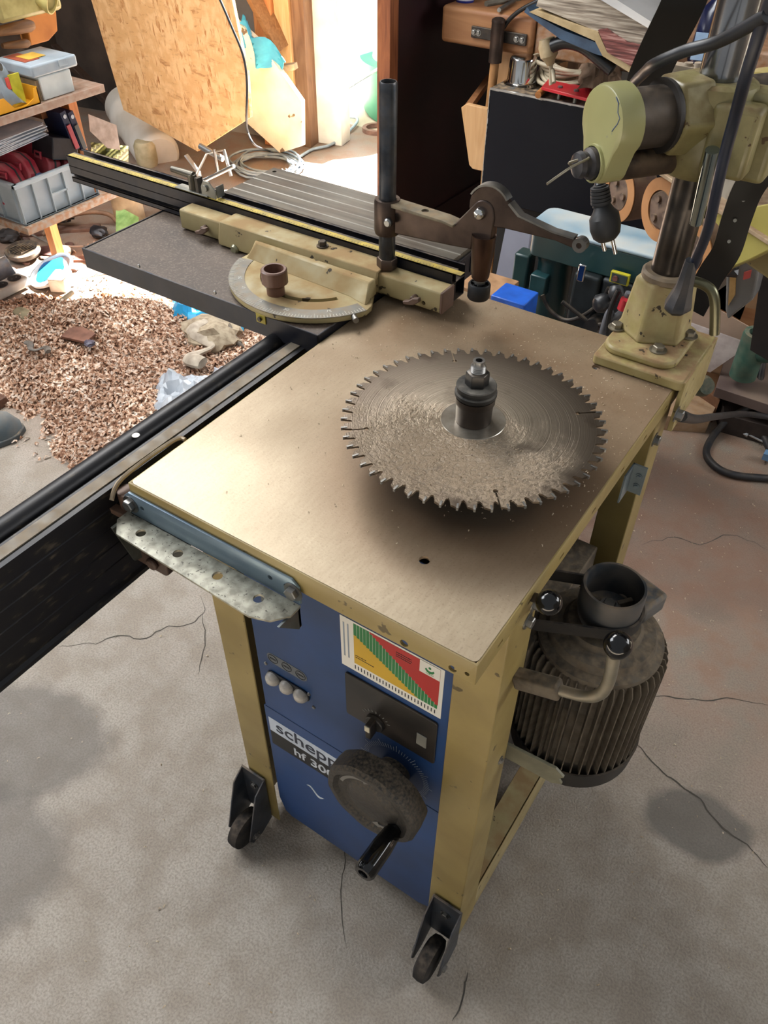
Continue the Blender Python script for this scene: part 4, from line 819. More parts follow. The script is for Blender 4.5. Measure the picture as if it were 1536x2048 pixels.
bm = bm_new(); tube(bm, smoothpath([a_, b_, b_.lerp(c_, .4), c_.lerp(b_, .25), c_], 5), lambda f: .009+.012*min(1, f*1.4)-.008*max(0, (f-.8)*5), 8, flat=.75); obj('plug_body', bm, mat('20242c', '15181d', .5, 0, 25, .15, dust=.3), cb2)
def PL(u, v, p, n): d = ray(u, v); n = V(n); return CAM + d*((V(p)-CAM).dot(n)/d.dot(n))
def one(name, bm, m, label, cat, group=None, kind=None, **k): return tag(obj(name, bm, m, **k), label, cat, group, kind)
def quadplate(bm, pts, th, n):
    n = V(n).normalized()*th; a = [bm.verts.new(p) for p in pts]; b = [bm.verts.new(p+n) for p in pts]; k = len(a)
    bm.faces.new(a); bm.faces.new(b[::-1])
    for i in range(k): bm.faces.new((a[i], a[(i+1) % k], b[(i+1) % k], b[i]))
# ================================================================ boards and timber by the door
t = NT('osb'); ob = t.co('Object')
def strands(rot, sc, st):
    mp = t.n.new('ShaderNodeMapping'); mp.inputs['Rotation'].default_value = (0, rot, 0); mp.inputs['Scale'].default_value = st; t.l(ob, mp.inputs[0])
    return t.tex('ShaderNodeTexVoronoi', sc, mp.outputs[0])
v1 = strands(.4, 70, (1, .2, .25)); v2 = strands(-.9, 80, (.25, .2, 1)); n_ = t.tex('ShaderNodeTexNoise', 22, ob, 4)
c = t.ramp(v1.outputs['Color'], ((.15, rgb('85522a')), (.5, rgb('b07843')), (.85, rgb('e6bd88'))))
c2 = t.ramp(v2.outputs['Color'], ((.2, rgb('975f31')), (.8, rgb('d9ab74'))))
c = t.mix(t.ramp(n_.outputs[0], ((.42, B0), (.58, W1))), c, c2)
t.set(c, .7); t.bump(v1.outputs['Distance'], .4, .003); OSB = t.m
yb = 2.56
op = [(180, -8), (247, 220), (395, 303), (500, 235), (494, 150), (462, -8)]
bm = bm_new(); quadplate(bm, [Y(u, v, yb-.05*(1-max(0, v)/300)) for u, v in op], .016, (0, 1, 0))
one('osb_board', bm, OSB, 'large chipboard panel with a pointed lower corner leaning beside the doorway', 'board', bevel=.001)
WHB = mat('e8dfcd', 'cdbfa4', .6, 0, 5, .1, spots=.15, spotc='6d5c49')
bm = bm_new(); quadplate(bm, [Y(u, v, 2.98) for u, v in ((430, 0), (470, 40), (520, 85), (603, 203), (604, 292), (560, 306), (478, 232), (440, 120))], .025, (0, 1, 0))
one('white_board', bm, WHB, 'pale sunlit board with a slanted edge leaning against the door frame', 'board', bevel=.001)
bm = bm_new(); box(bm, 0, 1, 0, 1, 0, 1) ; bm.free()
def beam(name, a, b, w_, th, m, label, cat, up=(0, 0, 1), group=None):
    a = V(a); b = V(b); d = (b-a).normalized(); s = d.cross(V(up)).normalized(); n = s.cross(d); bm = bm_new(); box(bm, 0, (b-a).length, -w_/2, w_/2, -th/2, th/2, frame3(a, d, s, n)); return one(name, bm, m, label, cat, group, bevel=.0015)
beam('timber_brace', Y(492, -40, 3.10), Y(566, 98, 3.16), .022, .095, wood('a3794f', '7d5634', 5), 'brown diagonal timber brace above the blue rag', 'timber', up=(0, 1, 0))
beam('timber_offcut', Y(548, 138, 3.05), Y(592, 132, 3.08), .04, .025, wood('b59a7a', '8f7353', 5), 'short grey timber offcut stuck out below the blue rag', 'timber')
bm = bm_new(); rc = [Y(u, v, 3.0) for u, v in ((478, 45), (505, 75), (535, 105), (565, 132))]
sheet(bm, 0, 16, 6, lambda a, b: (rc[0].lerp(rc[3], a)+V((.10*(b-.5)*(.6+.8*a), -.03-.03*sin(a*9+b*5), .05*(b-.5)+.015*sin(a*14+b*7)))), .003)
one('blue_rag', bm, mat('3c9fc4', '2b7fa5', .7, 0, 12, .2), 'bright blue rag draped over the timber by the door frame', 'cloth')
beam('dark_beam', Y(-30, -60, 2.95), Y(235, 215, 3.05), .03, .09, wood('4e3b30', '33261e', 5), 'dark timber leaning in the corner behind the shelf', 'timber', up=(0, 1, 0))
# grey ribbon cable draped down the chipboard
cable('drop_cable', [Y(u, v, 2.45) for u, v in ((436, -10), (462, 50), (486, 110), (494, 165), (493, 232))]+[Y(u, v, 2.6) for u, v in ((495, 262), (510, 290))]+[Z(540, 303, .02), Z(575, 322, .015)], .0045, mat('23282e', '1a1e23', .5), 'thin dark grey cable running down the edge of the chipboard to the floor coil', 'cable')
# cable coil
CC = mat('93a1ad', '76848f', .45, 0, 20, .05); bm = bm_new(); cc = Z(535, 335, .01); pts = []
for k in range(7*28):
    a = 2*pi*k/28; q = k/28; r = .13+.022*sin(q*2.1)+.01*sin(a*3+q); pts.append(cc+V((r*1.15*cos(a)+.015*sin(q*3), r*sin(a)+.02*cos(q*2), .006+.006*(q % 4)+.003*sin(a*5))))
tube(bm, pts, .0055, 8); one('cable_coil', bm, CC, 'light grey cable lying in a loose coil on the floor behind the sliding table', 'cable', smooth=60)
cable('yard_cable', [Z(588, 322, .012), Z(622, 300, .01), Z(660, 290, .012), Z(692, 268, .012), Z(712, 235, .02), Y(738, 180, 4.2)+V((0, -.55, 0)), Y(760, 135, 3.62)], .007, mat('a9bac6', '8b9ba6', .45), 'pale blue cable leaving through the doorway past the green tub', 'cable')
# steel window clamp lying under the chipboard
sc = thing('steel_clamp', 'bright bent steel bracket lying on the floor below the chipboard corner', 'bracket', Z(425, 345, 0)); SB = mat('b9bec0', '989d9f', .3, .8, 12, .1)
cpt = Z(425, 345, 0)
def ypoly(name, px, y, th, m, par): bm = bm_new(); quadplate(bm, [Y(u, v, y) for u, v in px], th, (0, 1, 0)); return obj(name, bm, m, par, bevel=.0006)
yy = 2.47
bm = bm_new(); tube(bm, [Y(u, v, yy) for u, v in ((392, 350), (414, 306), (448, 300), (462, 352))], .009, 8, flat=.45); obj('bent_strap', bm, SB, sc)
bm = bm_new(); tube(bm, [Y(u, v, yy+.03) for u, v in ((372, 310), (398, 345), (402, 372))], .012, 8, flat=.5); obj('bent_strap', bm, SB, sc)
bm = bm_new(); cyl(bm, Y(400, 292, yy+.02), Y(446, 318, yy+.02), .012, n=14); obj('cross_tube', bm, SB, sc)
bm = bm_new(); cyl(bm, Y(428, 298, yy-.01), Y(436, 345, yy-.01), .006, n=12); obj('bolt', bm, STEEL, sc)
bm = bm_new(); cyl(bm, Y(400, 365, yy-.03), Y(468, 332, yy-.03), .008, n=12); obj('cross_tube', bm, SB, sc)
# white pipe-shaped bucket lying behind the chipboard
a = Y(318, 305, 2.66); b = Y(250, 205, 2.90); bm = bm_new(); L = (b-a).length
lathe(bm, ((0, 0), (.085, 0), (.098, .012), (.103, .03), (.105, L*.7), (.112, L*.72), (.112, L*.80), (.104, L*.81), (.104, L), (.098, L), (.096, .03), (0, .02)), a-V((0, 0, .02)), b-a, 44); one('white_bucket', bm, mat('e3ddd2', 'cfc7b8', .45, 0, 6, .03), 'white plastic bucket tipped over behind the chipboard', 'bucket')
bm = bm_new(); q = Z(296, 330, 0); lathe(bm, ((0, 0), (.045, 0), (.05, .02), (.05, .09), (.04, .11), (0, .115)), q, (0, 0, 1), 24); one('cream_jar', bm, mat('c9b994', 'b0a07a', .5), 'small cream jar standing in front of the white bucket', 'jar')
bm = bm_new(); q = Z(262, 445, 0); lathe(bm, ((0, 0), (.055, 0), (.062, .02), (.06, .10), (.045, .13), (.045, .15), (0, .15)), q, (0, 0, 1), 28); one('dusty_jug', bm, mat('bca583', '8f7a5c', .5, 0, 12, .1), 'dusty tan plastic jug standing under the fence near the crate', 'jug')
bm = bm_new(); q = Z(248, 432, 0); sheet(bm, 0, 8, 4, lambda a, b: Z(232+45*a, 470-60*b*(1-.4*a), .03+.05*b), .002); one('green_wrapper', bm, mat('9fc77e', '7aa35c', .5), 'pale green plastic wrapper sticking out past the sliding table', 'wrapper')

# ================================================================ seen through the door
GT = mat('4f9d80', '3f856b', .5, 0, 4, .1); WT = mat('e6eee9', 'd3dcd6', .5, 0, 4, .05)
q = V((-2.42, 4.02, 0)); tb = thing('rain_barrel', 'green garden tub with a white tank on top outside the doorway', 'barrel', q)
bm = bm_new(); lathe(bm, ((0, 0), (.31, 0), (.325, .02), (.335, .24), (.345, .25), (.345, .27), (0, .27)), q, (0, 0, 1), 48); obj('tub', bm, GT, tb)
bm = bm_new(); lathe(bm, ((0, .27), (.28, .27), (.26, .36), (.25, .62), (.20, .72), (0, .74)), q, (0, 0, 1), 40); obj('white_tank', bm, WT, tb)
bm = bm_new(); 
for k in range(3): a = -1.9+k*.35; box(bm, .248, .27, -.018, .018, .34, .70, frame3(q, (cos(a), sin(a), 0), (-sin(a), cos(a), 0), (0, 0, 1)))
obj('green_strap', bm, GT, tb)
bm = bm_new(); tube(bm, smoothpath([q+V((-.27, -.16, .42)), q+V((-.20, -.30, .50)), q+V((-.05, -.34, .60)), q+V((.10, -.30, .62))], 5), .02, 10); obj('white_handle', bm, WT, tb)
bm = bm_new(); q = Z(752, 262, 0); lathe(bm, ((.05, 0), (.07, 0), (.07, .02), (.05, .02)), q, (0, 0, 1), 30, close=True); one('cable_reel', bm, mat('8d6d62', '755a50', .6), 'small brown ring lying on the doorstep outside', 'ring')

# ================================================================ shelf with storage on the left
SX = -2.25; UZ = .662; LZ = .345
sh = thing('wall_shelf', 'open wooden shelf with two laminated boards along the left wall', 'shelf', (SX-.18, 1.45, 0))
bm = bm_new(); box(bm, SX-.36, SX, .95, 1.80, UZ-.022, UZ); obj('shelf_board', bm, wood('a58673', '8a6c5a', 4, 'y', dust=.4), sh, bevel=.001)
bm = bm_new(); box(bm, SX-.36, SX, 1.395, 1.80, LZ-.022, LZ); obj('shelf_board', bm, wood('bb9070', '9b6d49', 4, 'y', dust=.95), sh, bevel=.001)
for x, y in ((SX-.06, 1.70), (SX-.34, 1.70), (SX-.34, 1.0)):
    bm = bm_new(); box(bm, x-.02, x+.018, y-.016, y+.016, (LZ if x > SX-.2 else 0), UZ-.022); obj('post', bm, wood('c47c44', 'a5602d', 5, 'z'), sh, bevel=.001)
bm = bm_new(); box(bm, SX-.37, SX-.36, .95, 1.80, .25, 1.3); obj('back_panel', bm, mat('3a2c24', '2a1f19', .8), sh)
bm = bm_new(); box(bm, SX-.30, SX-.10, 1.62, 1.75, UZ-.075, UZ-.023); obj('bracket_block', bm, wood('a8683a', '7d4a28', 4), sh)
# grey euro crate with red packs
GC = mat('aeb9bf', '98a4ab', .5, 0, 10, .04, dust=.25)
c0 = X(30, 450, SX-.02); cy0, cy1 = 1.405, 1.70; cx1, cx0_ = SX-.015, SX-.31; cz0_, cz1_ = LZ+.001, LZ+.125
cr = thing('storage_crate', 'light grey ribbed plastic crate on the lower shelf board', 'crate', ((cx0_+cx1)/2, (cy0+cy1)/2, cz0_))
bm = bm_new(); box(bm, cx0_, cx1, cy0, cy1, cz0_, cz0_+.004); box(bm, cx0_, cx0_+.003, cy0, cy1, cz0_, cz1_); box(bm, cx1-.012, cx1-.009, cy0+.01, cy1-.01, cz0_, cz1_); box(bm, cx0_, cx1-.01, cy0+.009, cy0+.012, cz0_, cz1_); box(bm, cx0_, cx1-.01, cy1-.012, cy1-.009, cz0_, cz1_); obj('body', bm, GC, cr)
bm = bm_new(); box(bm, cx1-.012, cx1+.003, cy0-.003, cy1+.003, cz1_-.012, cz1_); box(bm, cx0_, cx1, cy0-.003, cy0+.012, cz1_-.012, cz1_); box(bm, cx0_, cx1, cy1-.012, cy1+.003, cz1_-.012, cz1_); box(bm, cx1-.012, cx1, cy0, cy1, cz0_, cz0_+.004); obj('rim', bm, GC, cr, bevel=.001)
for k in range(6): y = cy0+.001+k*(cy1-cy0-.004)/5; bm = bm_new(); box(bm, cx1-.011, cx1, y, y+.003, cz0_, cz1_); obj('rib', bm, GC, cr)
for k in range(4): x = cx0_+.03+k*.08; bm = bm_new(); box(bm, x, x+.003, cy0, cy0+.012, cz0_, cz1_); obj('rib', bm, GC, cr)
bm = bm_new(); box(bm, cx1-.011, cx1, cy0+.06*2, cy0+.06*3, cz0_+.055, cz0_+.06); obj('rib', bm, GC, cr)
RD = mat('c2384a', 'a52c3d', .4, 0, 12, .04, dust=.35, dustc='c9a9a0')
def redpack(y, yaw, lab, s=1):
    t_ = thing('red_tool_pack', lab, 'tool case', (SX-.135, y, cz0_+.07)); t_['group'] = 'red tool cases in the grey crate'
    M = Matrix.Translation((SX-.135, y, cz0_+.034)) @ Matrix.Rotation(yaw, 4, 'Z') @ Matrix.Rotation(-.25, 4, 'X')
    bm = bm_new(); pf = [(-.075, 0), (.075, 0), (.078, .09*s), (.055, .125*s), (.02, .142*s), (-.05, .142*s), (-.078, .12*s)]
    prism(bm, pf, -.024, .024, M @ frame3((0, 0, .0), (1, 0, 0), (0, 0, 1), (0, -1, 0))); obj('shell', bm, RD, t_, bevel=.006, seg=3)
    bm = bm_new(); prism(bm, [(x*1.02, z*1.01) for x, z in pf], -.003, .003, M @ frame3((0, 0, .0), (1, 0, 0), (0, 0, 1), (0, -1, 0))); obj('seam_band', bm, mat('3f4a48', '2f3837', .5), t_)
    bm = bm_new(); tube(bm, [M @ V(p) for p in ((.02, -.026, .10*s), (.05, -.030, .10*s), (.05, -.030, .115*s), (.02, -.026, .115*s))], .004, 8, closed=True); obj('latch', bm, RD, t_)
redpack(1.432, .15, 'red plastic tool case at the left end of the grey crate', .85); redpack(1.488, .1, 'second red tool case in the grey crate beside the blue and white label', .95)
redpack(1.568, .05, 'tallest red tool case near the middle of the grey crate', 1.05); redpack(1.635, 0, 'red tool case with a dark band at the right end of the crate', .95)
bm = bm_new(); box(bm, SX-.16, SX-.03, 1.515, 1.535, cz0_+.005, cz0_+.115); one('labelled_box', bm, mat('5277a8', '3f6294', .4), 'small blue and white box wedged between the red tool cases', 'box', bevel=.003)
bm = bm_new(); pa = X(0, 290, SX-.14); pb = X(100, 262, SX-.14)
for k in range(9):
    M = frame3((SX-.14, 1.44, cz1_+.075+.0045*k), (1, .1*sin(k*3), 0), (-.1*sin(k*3), 1, .06), (0, 0, 1)); box(bm, -.10, .08, -.14, .16-.006*(k % 3), 0, .0028, M)
one('paper_stack', bm, mat('c3c5cb', 'aab0ba', .6, 0, 20), 'stack of whitish sandpaper sheets lying across the red tool cases', 'paper')
NB = mat('1c2442', '141a32', .4, 0, 10)
for k, (u, lab) in enumerate(((122, 'dark blue blister pack with a red tool standing behind the crate'), (137, 'dark blue blister pack next to the shelf post'))):
    q = X(u, 262, SX-.08); t_ = thing('blister_pack', lab, 'package', q, 'blister packs behind the crate'); M = Matrix.Translation(q) @ Matrix.Rotation(.18, 4, 'X')
    bm = bm_new(); box(bm, -.05, .05, -.012, .010, -.05, .07, M); obj('card', bm, NB, t_, bevel=.001); bm = bm_new(); box(bm, .05, .054, -.009, .007, -.045, .03, M); obj('tool', bm, mat('a33a44') if k == 0 else mat('4c4a48'), t_, bevel=.001); bm = bm_new(); lathe(bm, ((0, 0), (.006, 0), (.006, .002), (0, .002)), M @ V((.05, 0, .055)), (1, 0, 0), 12); obj('logo_mark', bm, mat('b9bdc4'), t_)
bm = bm_new(); q = X(130, 300, SX-.03); M = Matrix.Translation(q) @ Matrix.Rotation(-.3, 4, 'X'); box(bm, -.10, 0, -.045, .05, -.03, .035, M); one('black_case', bm, mat('232126', '17161a', .35), 'flat black case standing between the crate and the shelf post', 'case', bevel=.003)
bm = bm_new(); quadplate(bm, [X(u, v, SX-.05) for u, v in ((176, 228), (232, 250), (240, 300), (214, 296), (190, 272), (179, 262))], .002, (1, 0, 0)); one('paper_bag', bm, mat('b09c90', '8f7c70', .7), 'light brown paper sheet hanging behind the shelf post', 'paper')
t = NT('striped_bag'); wv = t.tex('ShaderNodeTexWave', 14, t.co(), 2, Distortion=2); t.set(t.ramp(wv.outputs[0], ((.3, rgb('5b5a32')), (.45, rgb('a9a95c')), (.8, rgb('cfcb8c')))), .5)
bm = bm_new(); sheet(bm, 0, 10, 8, lambda a, b: X(182+74*a, 285+38*b+8*a, SX-.11+.03*sin(a*8+b*4)), .004); one('striped_bag', bm, t.m, 'yellow-green striped bag lying right of the shelf post', 'bag')
# upper shelf contents
YB = mat('e0a01c', 'c98a12', .45, 0, 8, .03)
yb_ = thing('yellow_bin', 'yellow open-fronted storage bin on the upper shelf board', 'bin', (SX-.08, 1.44, UZ))
bm = bm_new(); x0, x1, y0, y1, z0 = SX-.16, SX-.006, 1.33, 1.565, UZ+.001
box(bm, x0, x1, y0, y1, z0, z0+.003); box(bm, x0, x0+.003, y0, y1, z0, z0+.07); box(bm, x0, x1, y1-.003, y1, z0, z0+.045); box(bm, x0, x1, y0, y0+.003, z0, z0+.045)
prism(bm, [(y0, z0), (y1, z0), (y1, z0+.043), (y1-.012, z0+.043), (y1-.020, z0+.018), (y1-.05, z0+.005), (y1-.09, z0+.008), (y1-.115, z0+.040), (y0, z0+.040)], x1-.003, x1, frame3((0, 0, 0), (0, 1, 0), (0, 0, 1), (1, 0, 0))); obj('bin_body', bm, YB, yb_)
t = NT('clear_film'); t.set(rgb('dfe6ea'), .12, 0, Transmission_Weight=.75, IOR=1.2, Alpha=.75); FILM = t.m
bm = bm_new(); 
def bagf(a, b): an = 2*pi*a; r = .052*(1+.18*sin(3*an+4*b)); return V((SX-.08+r*1.1*cos(an)*(1-.35*b), 1.46+r*1.9*sin(an)*(1-.5*b), z0+.006+.095*b+.01*sin(5*an)))
sheet(bm, 0, 28, 8, bagf, .001); bgo = thing('clear_bag', 'crumpled clear plastic bag stuffed into the yellow bin', 'bag', (SX-.08, 1.46, z0)); obj('film', bm, mat('b9c3cb', '95a1aa', .15, 0, 12, .3, trans=.5), bgo)
bm = bm_new(); box(bm, SX-.035, SX-.030, 1.50, 1.535, z0+.008, z0+.085); obj('yellow_label', bm, mat('c8c033', 'a9a322', .5), bgo); bm = bm_new(); box(bm, SX-.034, SX-.030, 1.488, 1.499, z0+.05, z0+.08); obj('red_label', bm, mat('d14a3c'), bgo)
bm = bm_new(); blob(bm, (SX-.06, 1.375, z0+.035), .028, 2, (1, 1.2, .8), .2); one('red_fitting', bm, RD, 'red plastic fitting lying at the left in the yellow bin', 'fitting')
CLR = mat('c3ced6', 'a9b6bf', .18, 0, 10, .03, trans=.35)
oz = UZ+.001; cb_ = thing('white_parts_box', 'milky white parts box standing at the right end of the upper shelf', 'box', (SX-.08, 1.65, oz))
bm = bm_new(); box(bm, SX-.15, SX-.015, 1.585, 1.70, oz, oz+.062); obj('box_body', bm, mat('d5dad8', 'bcc3c3', .35, 0, 12, .05), cb_, bevel=.003)
bm = bm_new()
for k in range(3): box(bm, SX-.12, SX-.02, 1.574+.0035*k, 1.576+.0035*k, oz, oz+.055)
obj('dividers', bm, mat('9c8668', '7f6b50'), cb_)
og = thing('clear_organiser', 'clear organiser case with brown and yellow inserts on top of the white parts box', 'case', (SX-.08, 1.645, oz+.063))
bm = bm_new(); box(bm, SX-.165, SX-.004, 1.56, 1.725, oz+.066, oz+.098); obj('case_shell', bm, CLR, og, bevel=.006, seg=3)
bm = bm_new(); box(bm, SX-.15, SX-.05, 1.578, 1.63, oz+.098, oz+.0995); obj('insert', bm, mat('9a4b33', '7c3a28'), og); bm = bm_new(); box(bm, SX-.12, SX-.06, 1.60, 1.66, oz+.0997, oz+.1005); obj('insert', bm, mat('d0a645', 'b98f35'), og)
bm = bm_new(); box(bm, SX-.006, SX-.001, 1.655, 1.685, oz+.078, oz+.096); obj('latch', bm, CLR, og, bevel=.001)
WH_ = wood('9a6f48', '6d4a2c', 6, 'y')
for (u, v, u2, v2, r, lab) in ((-20, 66, 66, 50, .017, 'thick wooden tool handle lying behind the yellow bin'), (5, 92, 58, 86, .012, 'thin pale wooden file handle above the clear bag')):
    q0 = X(u, v, SX-.26); q1 = X(u2, v2, SX-.26); bm = bm_new(); L = (q1-q0).length; lathe(bm, ((0, 0), (r*.6, 0), (r*.8, L*.2), (r, L*.6), (r*1.05, L*.9), (r*.7, L), (0, L)), q0, q1-q0, 20); one('tool_handle', bm, WH_, lab, 'tool handle', 'tool handles on the upper shelf')
bm = bm_new(); quadplate(bm, [X(u, v, SX-.33) for u, v in ((48, 22), (112, 12), (116, 62), (98, 82), (62, 92))], .06, (-1, 0, 0)); one('orange_case', bm, mat('b9742f', '9c5c20', .5, 0, 8), 'orange-brown cardboard case behind the wooden handles', 'case', bevel=.004)
q = X(105, 2, SX-.08); bm = bm_new(); dr_ = V((.75, .35, -.25)).normalized(); lathe(bm, ((.030, -.5), (.032, -.02), (.036, -.012), (.036, 0), (.033, 0), (.029, -.02), (.027, -.5)), q, dr_, 36, close=True); o_ = one('yellow_pipe', bm, mat('c9bb78', 'b3a462', .35, 0, 8), 'open end of a pale yellow pipe above the shelf', 'pipe')
bm = bm_new(); q = X(25, 8, SX-.20); box(bm, -.1, .1, -.12, .10, -.02, .06, Matrix.Translation(q)); one('beige_machine_cover', bm, mat('b9ab70', 'a1935a', .4), 'pale yellow machine cover at the top left corner', 'cover', bevel=.012)
bm = bm_new(); quadplate(bm, [X(u, v, SX-.34) for u, v in ((0, 24), (48, 22), (48, 50), (0, 55))], .03, (-1, 0, 0)); one('dark_tin', bm, mat('2a2019', '1d1611'), 'dark box in the shadow at the back of the upper shelf', 'box')

# ================================================================ floor clutter on the left
t = NT('wood_chips'); oi = t.co('Position'); n_ = t.tex('ShaderNodeTexNoise', 75, oi, 2); n2_ = t.tex('ShaderNodeTexNoise', 6, oi, 4)
c = t.ramp(n_.outputs[0], ((.34, rgb('6b4631')), (.44, rgb('b48c6f')), (.52, rgb('dcb99c')), (.62, rgb('f6e6d4'))))
c = t.mix(t.ramp(n2_.outputs[0], ((.45, (.5,)*3+(1,)), (.6, B0))), c, rgb('7d543a')); t.set(c, .8); CHIP = t.m
def heap(x, y):
    h = .0
    for cx, cy, a, b, hh, rot in ((-2.08, 1.42, .34, .20, .13, .9), (-1.72, 1.42, .26, .30, .045, .3), (-1.62, 1.16, .20, .22, .05, .2), (-1.93, 1.20, .22, .14, .055, .5), (-2.35, 1.30, .20, .20, .05, 0), (-1.50, 1.62, .18, .16, .04, 0)):
        dx, dy = x-cx, y-cy; u = dx*cos(rot)+dy*sin(rot); v = -dx*sin(rot)+dy*cos(rot); q = (u/a)**2+(v/b)**2; h += hh*math.exp(-q*1.4)
    return max(0, h-.010+.012*mnoise.noise(V((x*14, y*14, 0)))+.006*mnoise.noise(V((x*45, y*45, 3))))
bm = bm_new(); N = 110; gx0_, gx1_, gy0_, gy1_ = -2.65, -1.25, .90, 1.95; g = []
for i in range(N+1):
    row = []
    for j in range(N+1): x = gx0_+(gx1_-gx0_)*i/N; y = gy0_+(gy1_-gy0_)*j/N; h = heap(x, y); row.append(bm.verts.new((x, y, h if h > .001 else -.002)))
    g.append(row)
for i in range(N):
    for j in range(N):
        q = (g[i][j], g[i+1][j], g[i+1][j+1], g[i][j+1])
        if max(v.co.z for v in q) > 0: bm.faces.new(q)
for v in [v for v in bm.verts if not v.link_faces]: bm.verts.remove(v)
rnd = random.Random(3)
def chip(bm, x, y, z, s):
    a = rnd.uniform(0, 2*pi); tilt = rnd.uniform(-.7, .7); w_ = s*rnd.uniform(.22, .45); M = Matrix.Translation((x, y, z)) @ Matrix.Rotation(a, 4, 'Z') @ Matrix.Rotation(tilt, 4, 'X') @ Matrix.Rotation(rnd.uniform(-.5, .5), 4, 'Y'); k = rnd.uniform(.2, .6)
    r = [[bm.verts.new(M @ V((s*(i/2-.5), w_*(j-.5), k*s*(1-(i-1)**2)))) for j in range(2)] for i in range(3)]
    for i in range(2): bm.faces.new((r[i][0], r[i+1][0], r[i+1][1], r[i][1]))
cnt = 0
while cnt < 17000:
    x = rnd.uniform(gx0_, gx1_); y = rnd.uniform(gy0_, gy1_); h = heap(x, y)
    if h <= .002 and rnd.random() > .035: continue
    chip(bm, x, y, max(h, 0)+.003, rnd.uniform(.009, .021)); cnt += 1
o = obj('wood_chip_pile', bm, CHIP, smooth=0); tag(o, 'heap of curly wood chips and sawdust on the floor left of the machine', 'wood chips', kind='stuff')
bm = bm_new()
for k in range(2600):
    if k % 2: x = rnd.uniform(-.9, .9); y = rnd.uniform(.9, 3.0)
    else: x = rnd.uniform(-2.6, .5); y = rnd.uniform(.1, 2.9)
    if TX0-.1 < x < TX1+.02 and y < .95 and y > .4: continue
    chip(bm, x, y, .0015, rnd.uniform(.002, .006))
o = obj('scattered_shavings', bm, mat('c7b69c', 'a08a6e', .8)); tag(o, 'fine wood shavings scattered over the concrete around the machine', 'wood shavings', kind='stuff')
bm = bm_new()
for k in range(1500):
    x = rnd.gauss(TX1-.12, .14); y = rnd.gauss(.80, .14)
    if not (TX0+.005 < x < TX1-.005 and TY0 < y < TY1-.005): continue
    if (x-BC.x)**2+(y-BC.y)**2 < .026**2: continue
    chip(bm, x, y, TZ+.0006, rnd.uniform(.0012, .003))
o = obj('table_dust', bm, mat('c9b79c', 'a58c6c', .8)); tag(o, 'fine sawdust grains lying on the rear of the steel table top', 'sawdust', kind='stuff')
bm = bm_new()
for k in range(700):
    a = rnd.uniform(-pi, 0); r = rnd.uniform(.03, .125); x = BC.x+r*cos(a)+.01; y = BC.y+r*sin(a)
    if mnoise.noise(V((x*30, y*30, 1))) < -.05: continue
    chip(bm, x, y, BC.z+.0014, rnd.uniform(.001, .0026))
o = obj('blade_dust', bm, mat('a08e76', '85735c', .8)); tag(o, 'grey-brown sawdust lying on the front half of the saw blade', 'sawdust', kind='stuff')
# lid with blue paint
q = Z(105, 545, .03); M = Matrix.Translation(q) @ Matrix.Rotation(.35, 4, 'X') @ Matrix.Rotation(-.15, 4, 'Y')
ld_ = thing('paint_lid', 'white tub lid smeared with blue paint in the sun patch', 'lid', q)
bm = bm_new(); lathe(bm, ((0, 0), (.082, 0), (.088, .004), (.088, .014), (.082, .014), (.079, .006), (0, .006)), (0, 0, 0), (0, 0, 1), 40); bmesh.ops.transform(bm, matrix=M, verts=bm.verts[:]); obj('lid_disc', bm, mat('d9dee2', 'c6ccd1', .4), ld_)
bm = bm_new(); prism(bm, [(.062*cos(a)*(1+.12*sin(3*a)), .058*sin(a)*(1+.15*cos(4*a))) for a in [2*pi*k/36 for k in range(36)]], .0065, .0085, M @ Matrix.Translation((-.012, .004, 0))); obj('paint_smear', bm, mat('2470b8', '1f95a8', .35, 0, 18), ld_)
bm = bm_new(); q = Z(128, 572, 0); box(bm, -.03, .03, -.05, .03, 0, .05, Matrix.Translation(q) @ Matrix.Rotation(.5, 4, 'Z')); one('white_block', bm, mat('e8e2d8', 'd3cabb', .6), 'small white block lying beside the painted lid', 'block', bevel=.003)
# socket strip
q = Z(5, 590, 0.01); dS = (Z(50, 560, 0)-Z(0, 585, 0)).normalized(); nS = V((-dS.y, dS.x, 0)); ss = thing('socket_strip', 'grey double power socket strip lying on the floor at the left', 'socket', q); M = frame3(q, dS, nS, (0, 0, 1))
bm = bm_new(); box(bm, -.10, .105, -.032, .032, 0, .035, M); obj('housing', bm, mat('a8a49e', '8e8a84', .45, 0, 10, .05, dust=.4), ss, bevel=.008, seg=3)
for x in (-.055, .018, .075): 
    bm = bm_new(); c_ = M @ V((x-.01, 0, .036)); lathe(bm, ((0, .0), (.022, .0), (.024, .001), (0, .001)), c_, (0, 0, 1), 28); so_ = obj('socket', bm, mat('2f2926', '221d1b', .4), ss)
    for s in (-.009, .009): bm = bm_new(); lathe(bm, ((0, 0), (.003, 0), (0, .002)), c_+dS*s+V((0, 0, .001)), (0, 0, 1), 10); obj('contact', bm, STEEL, so_)
bm = bm_new(); q = Z(-5, 548, .03); q2 = Z(28, 532, .045); lathe(bm, ((.036, 0), (.036, .10), (.032, .10), (.032, 0)), Z(-30, 555, .036), (q2-q), 28, close=True); one('grey_pipe', bm, mat('6d6c6f', '57565a', .5, dust=.4), 'short grey plastic pipe piece lying at the left edge', 'pipe')
bm = bm_new(); q = Z(48, 507, .02); lathe(bm, ((0, 0), (.06, 0), (.066, .01), (.064, .02), (.055, .024), (.05, .016), (0, .016)), q, (.05, -.1, 1), 36); gv = tag(obj('vent_grille', bm, mat('4d4541', '3a3431', .6, dust=.7)), 'round dark vent grille lying below the lower shelf', 'grille')
bm = bm_new()
